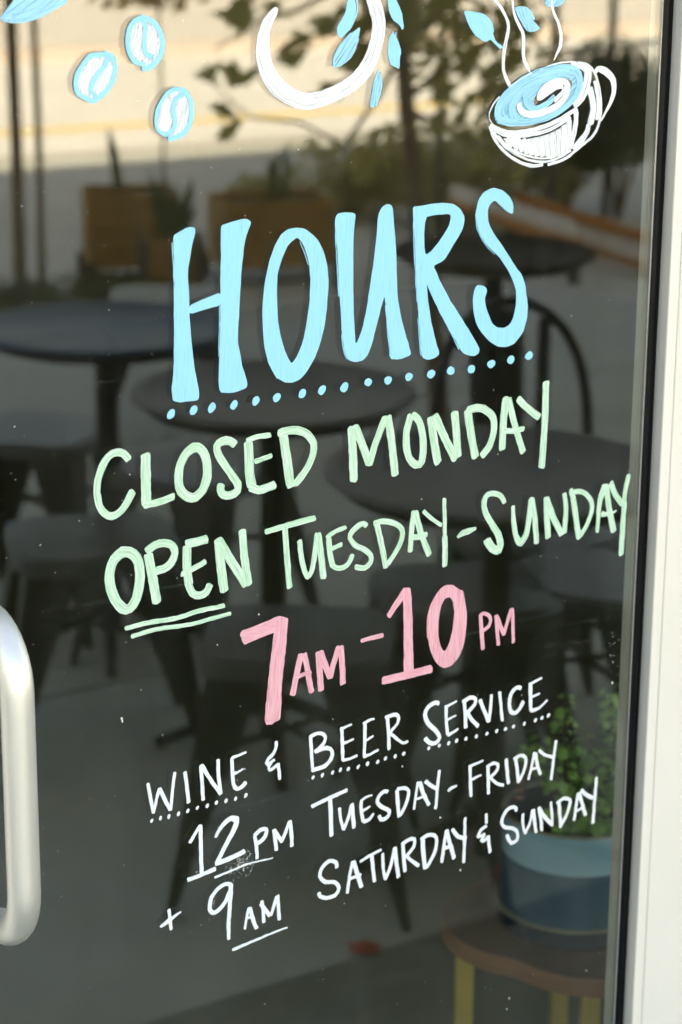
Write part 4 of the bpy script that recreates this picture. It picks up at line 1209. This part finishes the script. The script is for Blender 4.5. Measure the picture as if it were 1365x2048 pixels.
# green stake
p = mirrored(872, 760, 0)
o = empty('tree_stake', (p.x, p.y, 0), label='thin dark green stake standing right behind the street tree trunk', cat='stake')
MB().tube([(0, 0, -.02), (0, 0, 2.2)], 0.012, 8).build('rod', M['stake'], o, smooth=True)
MB().tube([(0, 0, 2.2), (0, 0, 2.23)], 0.016, 8).build('cap', M['stake'], o, smooth=True)

# golden autumn leaves hanging at the top left
p = mirrored_at(320, 20, 520)
sp_ = empty('autumn_branch', (p.x, p.y, 0), label='slender sapling with golden brown leaves at the top of the glass', cat='tree')
b = MB(); b.tube([(0.02, 0, -.02), (0.0, 0, 0.9), (-.04, 0.02, 1.8), (0.0, 0, 2.4)], [.008, .007, .006, .003], 6); b.build('trunk', M['barkdark'], sp_, smooth=True)
b = MB()
base_z = p.z
for k in range(60):
    leafquad(b, Vector((random.gauss(-.02, .09), random.gauss(0, .09), base_z + .02 + abs(random.gauss(0, .05)))), random.uniform(.025, .05), .2)
for k in range(220):
    leafquad(b, Vector((random.gauss(0, .16), random.gauss(0, .16), base_z + .15 + abs(random.gauss(0, .35)))), random.uniform(.03, .05), .2)
o = b.build('crown', M['leafdry'], sp_); o['kind'] = 'stuff'

# olive shrubs in the middle distance
def shrub(px, gy, rad, h, n, size, m, label, cat='shrub'):
    p = mirrored(px, gy, 0)
    t = empty('shrub', (p.x, p.y, 0), label=label, cat=cat, group='shrubs planted along the patio edge')
    st = MB()
    for k in range(7):
        a = random.uniform(0, 2 * PI)
        st.tube([(0, 0, -.02), (rad * .3 * math.cos(a), rad * .3 * math.sin(a), h * .5), (rad * .7 * math.cos(a), rad * .7 * math.sin(a), h * .9)], [.012, .008, .003], 5)
    st.build('stem', M['barkdark'], t, smooth=True)
    b = MB()
    for k in range(9):
        a = random.uniform(0, 2 * PI); rr = random.uniform(0, .6) * rad
        leafcloud(b, (rr * math.cos(a), rr * math.sin(a), h * random.uniform(.25, .8)), rad * random.uniform(.4, .6), n // 9, size, 0.7)
    o = b.build('foliage', m, t); o['kind'] = 'stuff'
shrub(700, 440, 0.40, 0.34, 900, .03, M['hedge'], 'low olive shrub left of the young tree trunk')
shrub(950, 455, 0.55, 0.42, 1500, .03, M['hedge'], 'broad olive shrub right of the young tree trunk')
shrub(820, 400, 0.42, 0.30, 900, .03, M['hedge'], 'small olive shrub right behind the tree trunk')
shrub(1130, 450, 0.30, 0.80, 1200, .032, M['leafdark'], 'dark green shrub against the black fence, left one')
shrub(1235, 440, 0.42, 0.95, 1500, .036, M['leafdark'], 'dark green shrub against the black fence at the right door edge')
shrub(250, 640, 0.30, 0.13, 700, .03, M['leafdark'], 'low dark leaf clump added in place of dark legs below the small wooden planter')  # leafy filler added for the tangle of dark legs here
shrub(60, 655, 0.26, 0.15, 600, .03, M['leafdark'], 'low dark leaf clump added as a dark mass round the feet of the two thin posts')  # second leafy filler, added for the dark mass at the left
shrub(560, 420, 0.30, 0.16, 400, .03, M['hedge'], 'lowest olive shrub near the kerb beyond the middle planter')

# black fence with posts and rails
f0 = mirrored(1098, 470, 0); f1 = mirrored(1210, 445, 0)
fence = empty('metal_fence', (f1.x, f1.y, 0), label='black metal rail fence behind the dark green shrubs', cat='fence')
dirv = (f1 - f0); dirv.z = 0
for k in range(-1, 4):
    q = dirv * k
    MB().tube([(q.x, q.y, -.02), (q.x, q.y, 1.75)], 0.020, 8).build('fence_post', M['iron'], fence, smooth=True)
zr = mirrored_at(1210, 92, 445).z
for z in (zr, 0.45):
    MB().tube([(-dirv.x, -dirv.y, z), (dirv.x * 3, dirv.y * 3, z)], 0.012, 8).build('rail', M['iron'], fence, smooth=True)
MB().tube([(-dirv.x, -dirv.y, 1.77), (dirv.x * 3, dirv.y * 3, 1.77)], 0.016, 8).build('rail', M['iron'], fence, smooth=True)

# bench with orange wood rail and pale cord seat
b0 = mirrored(1030, 470, 0); b1 = mirrored(1300, 560, 0)
bn = empty('cord_bench', (b0.x, b0.y, 0), label='orange brown wooden bench with rows of pale woven cord', cat='bench')
dv = (b1 - b0); L = math.hypot(dv.x, dv.y); bn.rotation_euler = (0, 0, math.atan2(dv.y, dv.x))
hz = mirrored_at(1040, 402, 470).z

MB().box(0, L, -0.02, 0.02, hz - 0.01, hz + 0.035).build('rail', M['railwood'], bn)
MB().box(0, L, -0.02, 0.02, hz - 0.125, hz - 0.095).build('rail', M['railwood'], bn)
MB().box(0, L, 0.33, 0.37, hz - 0.01, hz + 0.03).build('rail', M['railwood'], bn)
nn = int(L / 0.085)
for k in range(nn):
    x = 0.03 + k * (L - .06) / nn
    MB().box(x, x + 0.048, -0.012, 0.012, hz - 0.093, hz - 0.012).build('cord_panel', M['cane'], bn)
    MB().box(x, x + 0.048, 0.335, 0.362, hz + 0.032, hz + 0.10).build('cord_panel', M['cane'], bn)
for x in (0.04, L / 2, L - .04):
    for y in (0, .35):
        MB().box(x - .02, x + .02, y - .018, y + .018, 0, hz - .127 if y == 0 else hz - 0.012).build('leg', M['iron'], bn)

# fallen red leaf on the patio
p = mirrored(730, 1902, 0.0)
b = MB()
lp = [(0, -.03), (.012, -.012), (.032, -.014), (.02, .004), (.026, .024), (.008, .016), (0, .034), (-.008, .016), (-.026, .024), (-.02, .004), (-.032, -.014), (-.012, -.012)]
b.add([(0, 0, .012)] + [(x, y, .004 + .006 * random.random()) for x, y in lp], [(0, 1 + k, 1 + (k + 1) % 12) for k in range(12)])
o = b.build('fallen_leaf', M['redleaf'], loc=(p.x, p.y, 0)); tag(o, 'small red leaf lying on the bare patio concrete', 'leaf')
o.rotation_euler = (0, 0, .6)
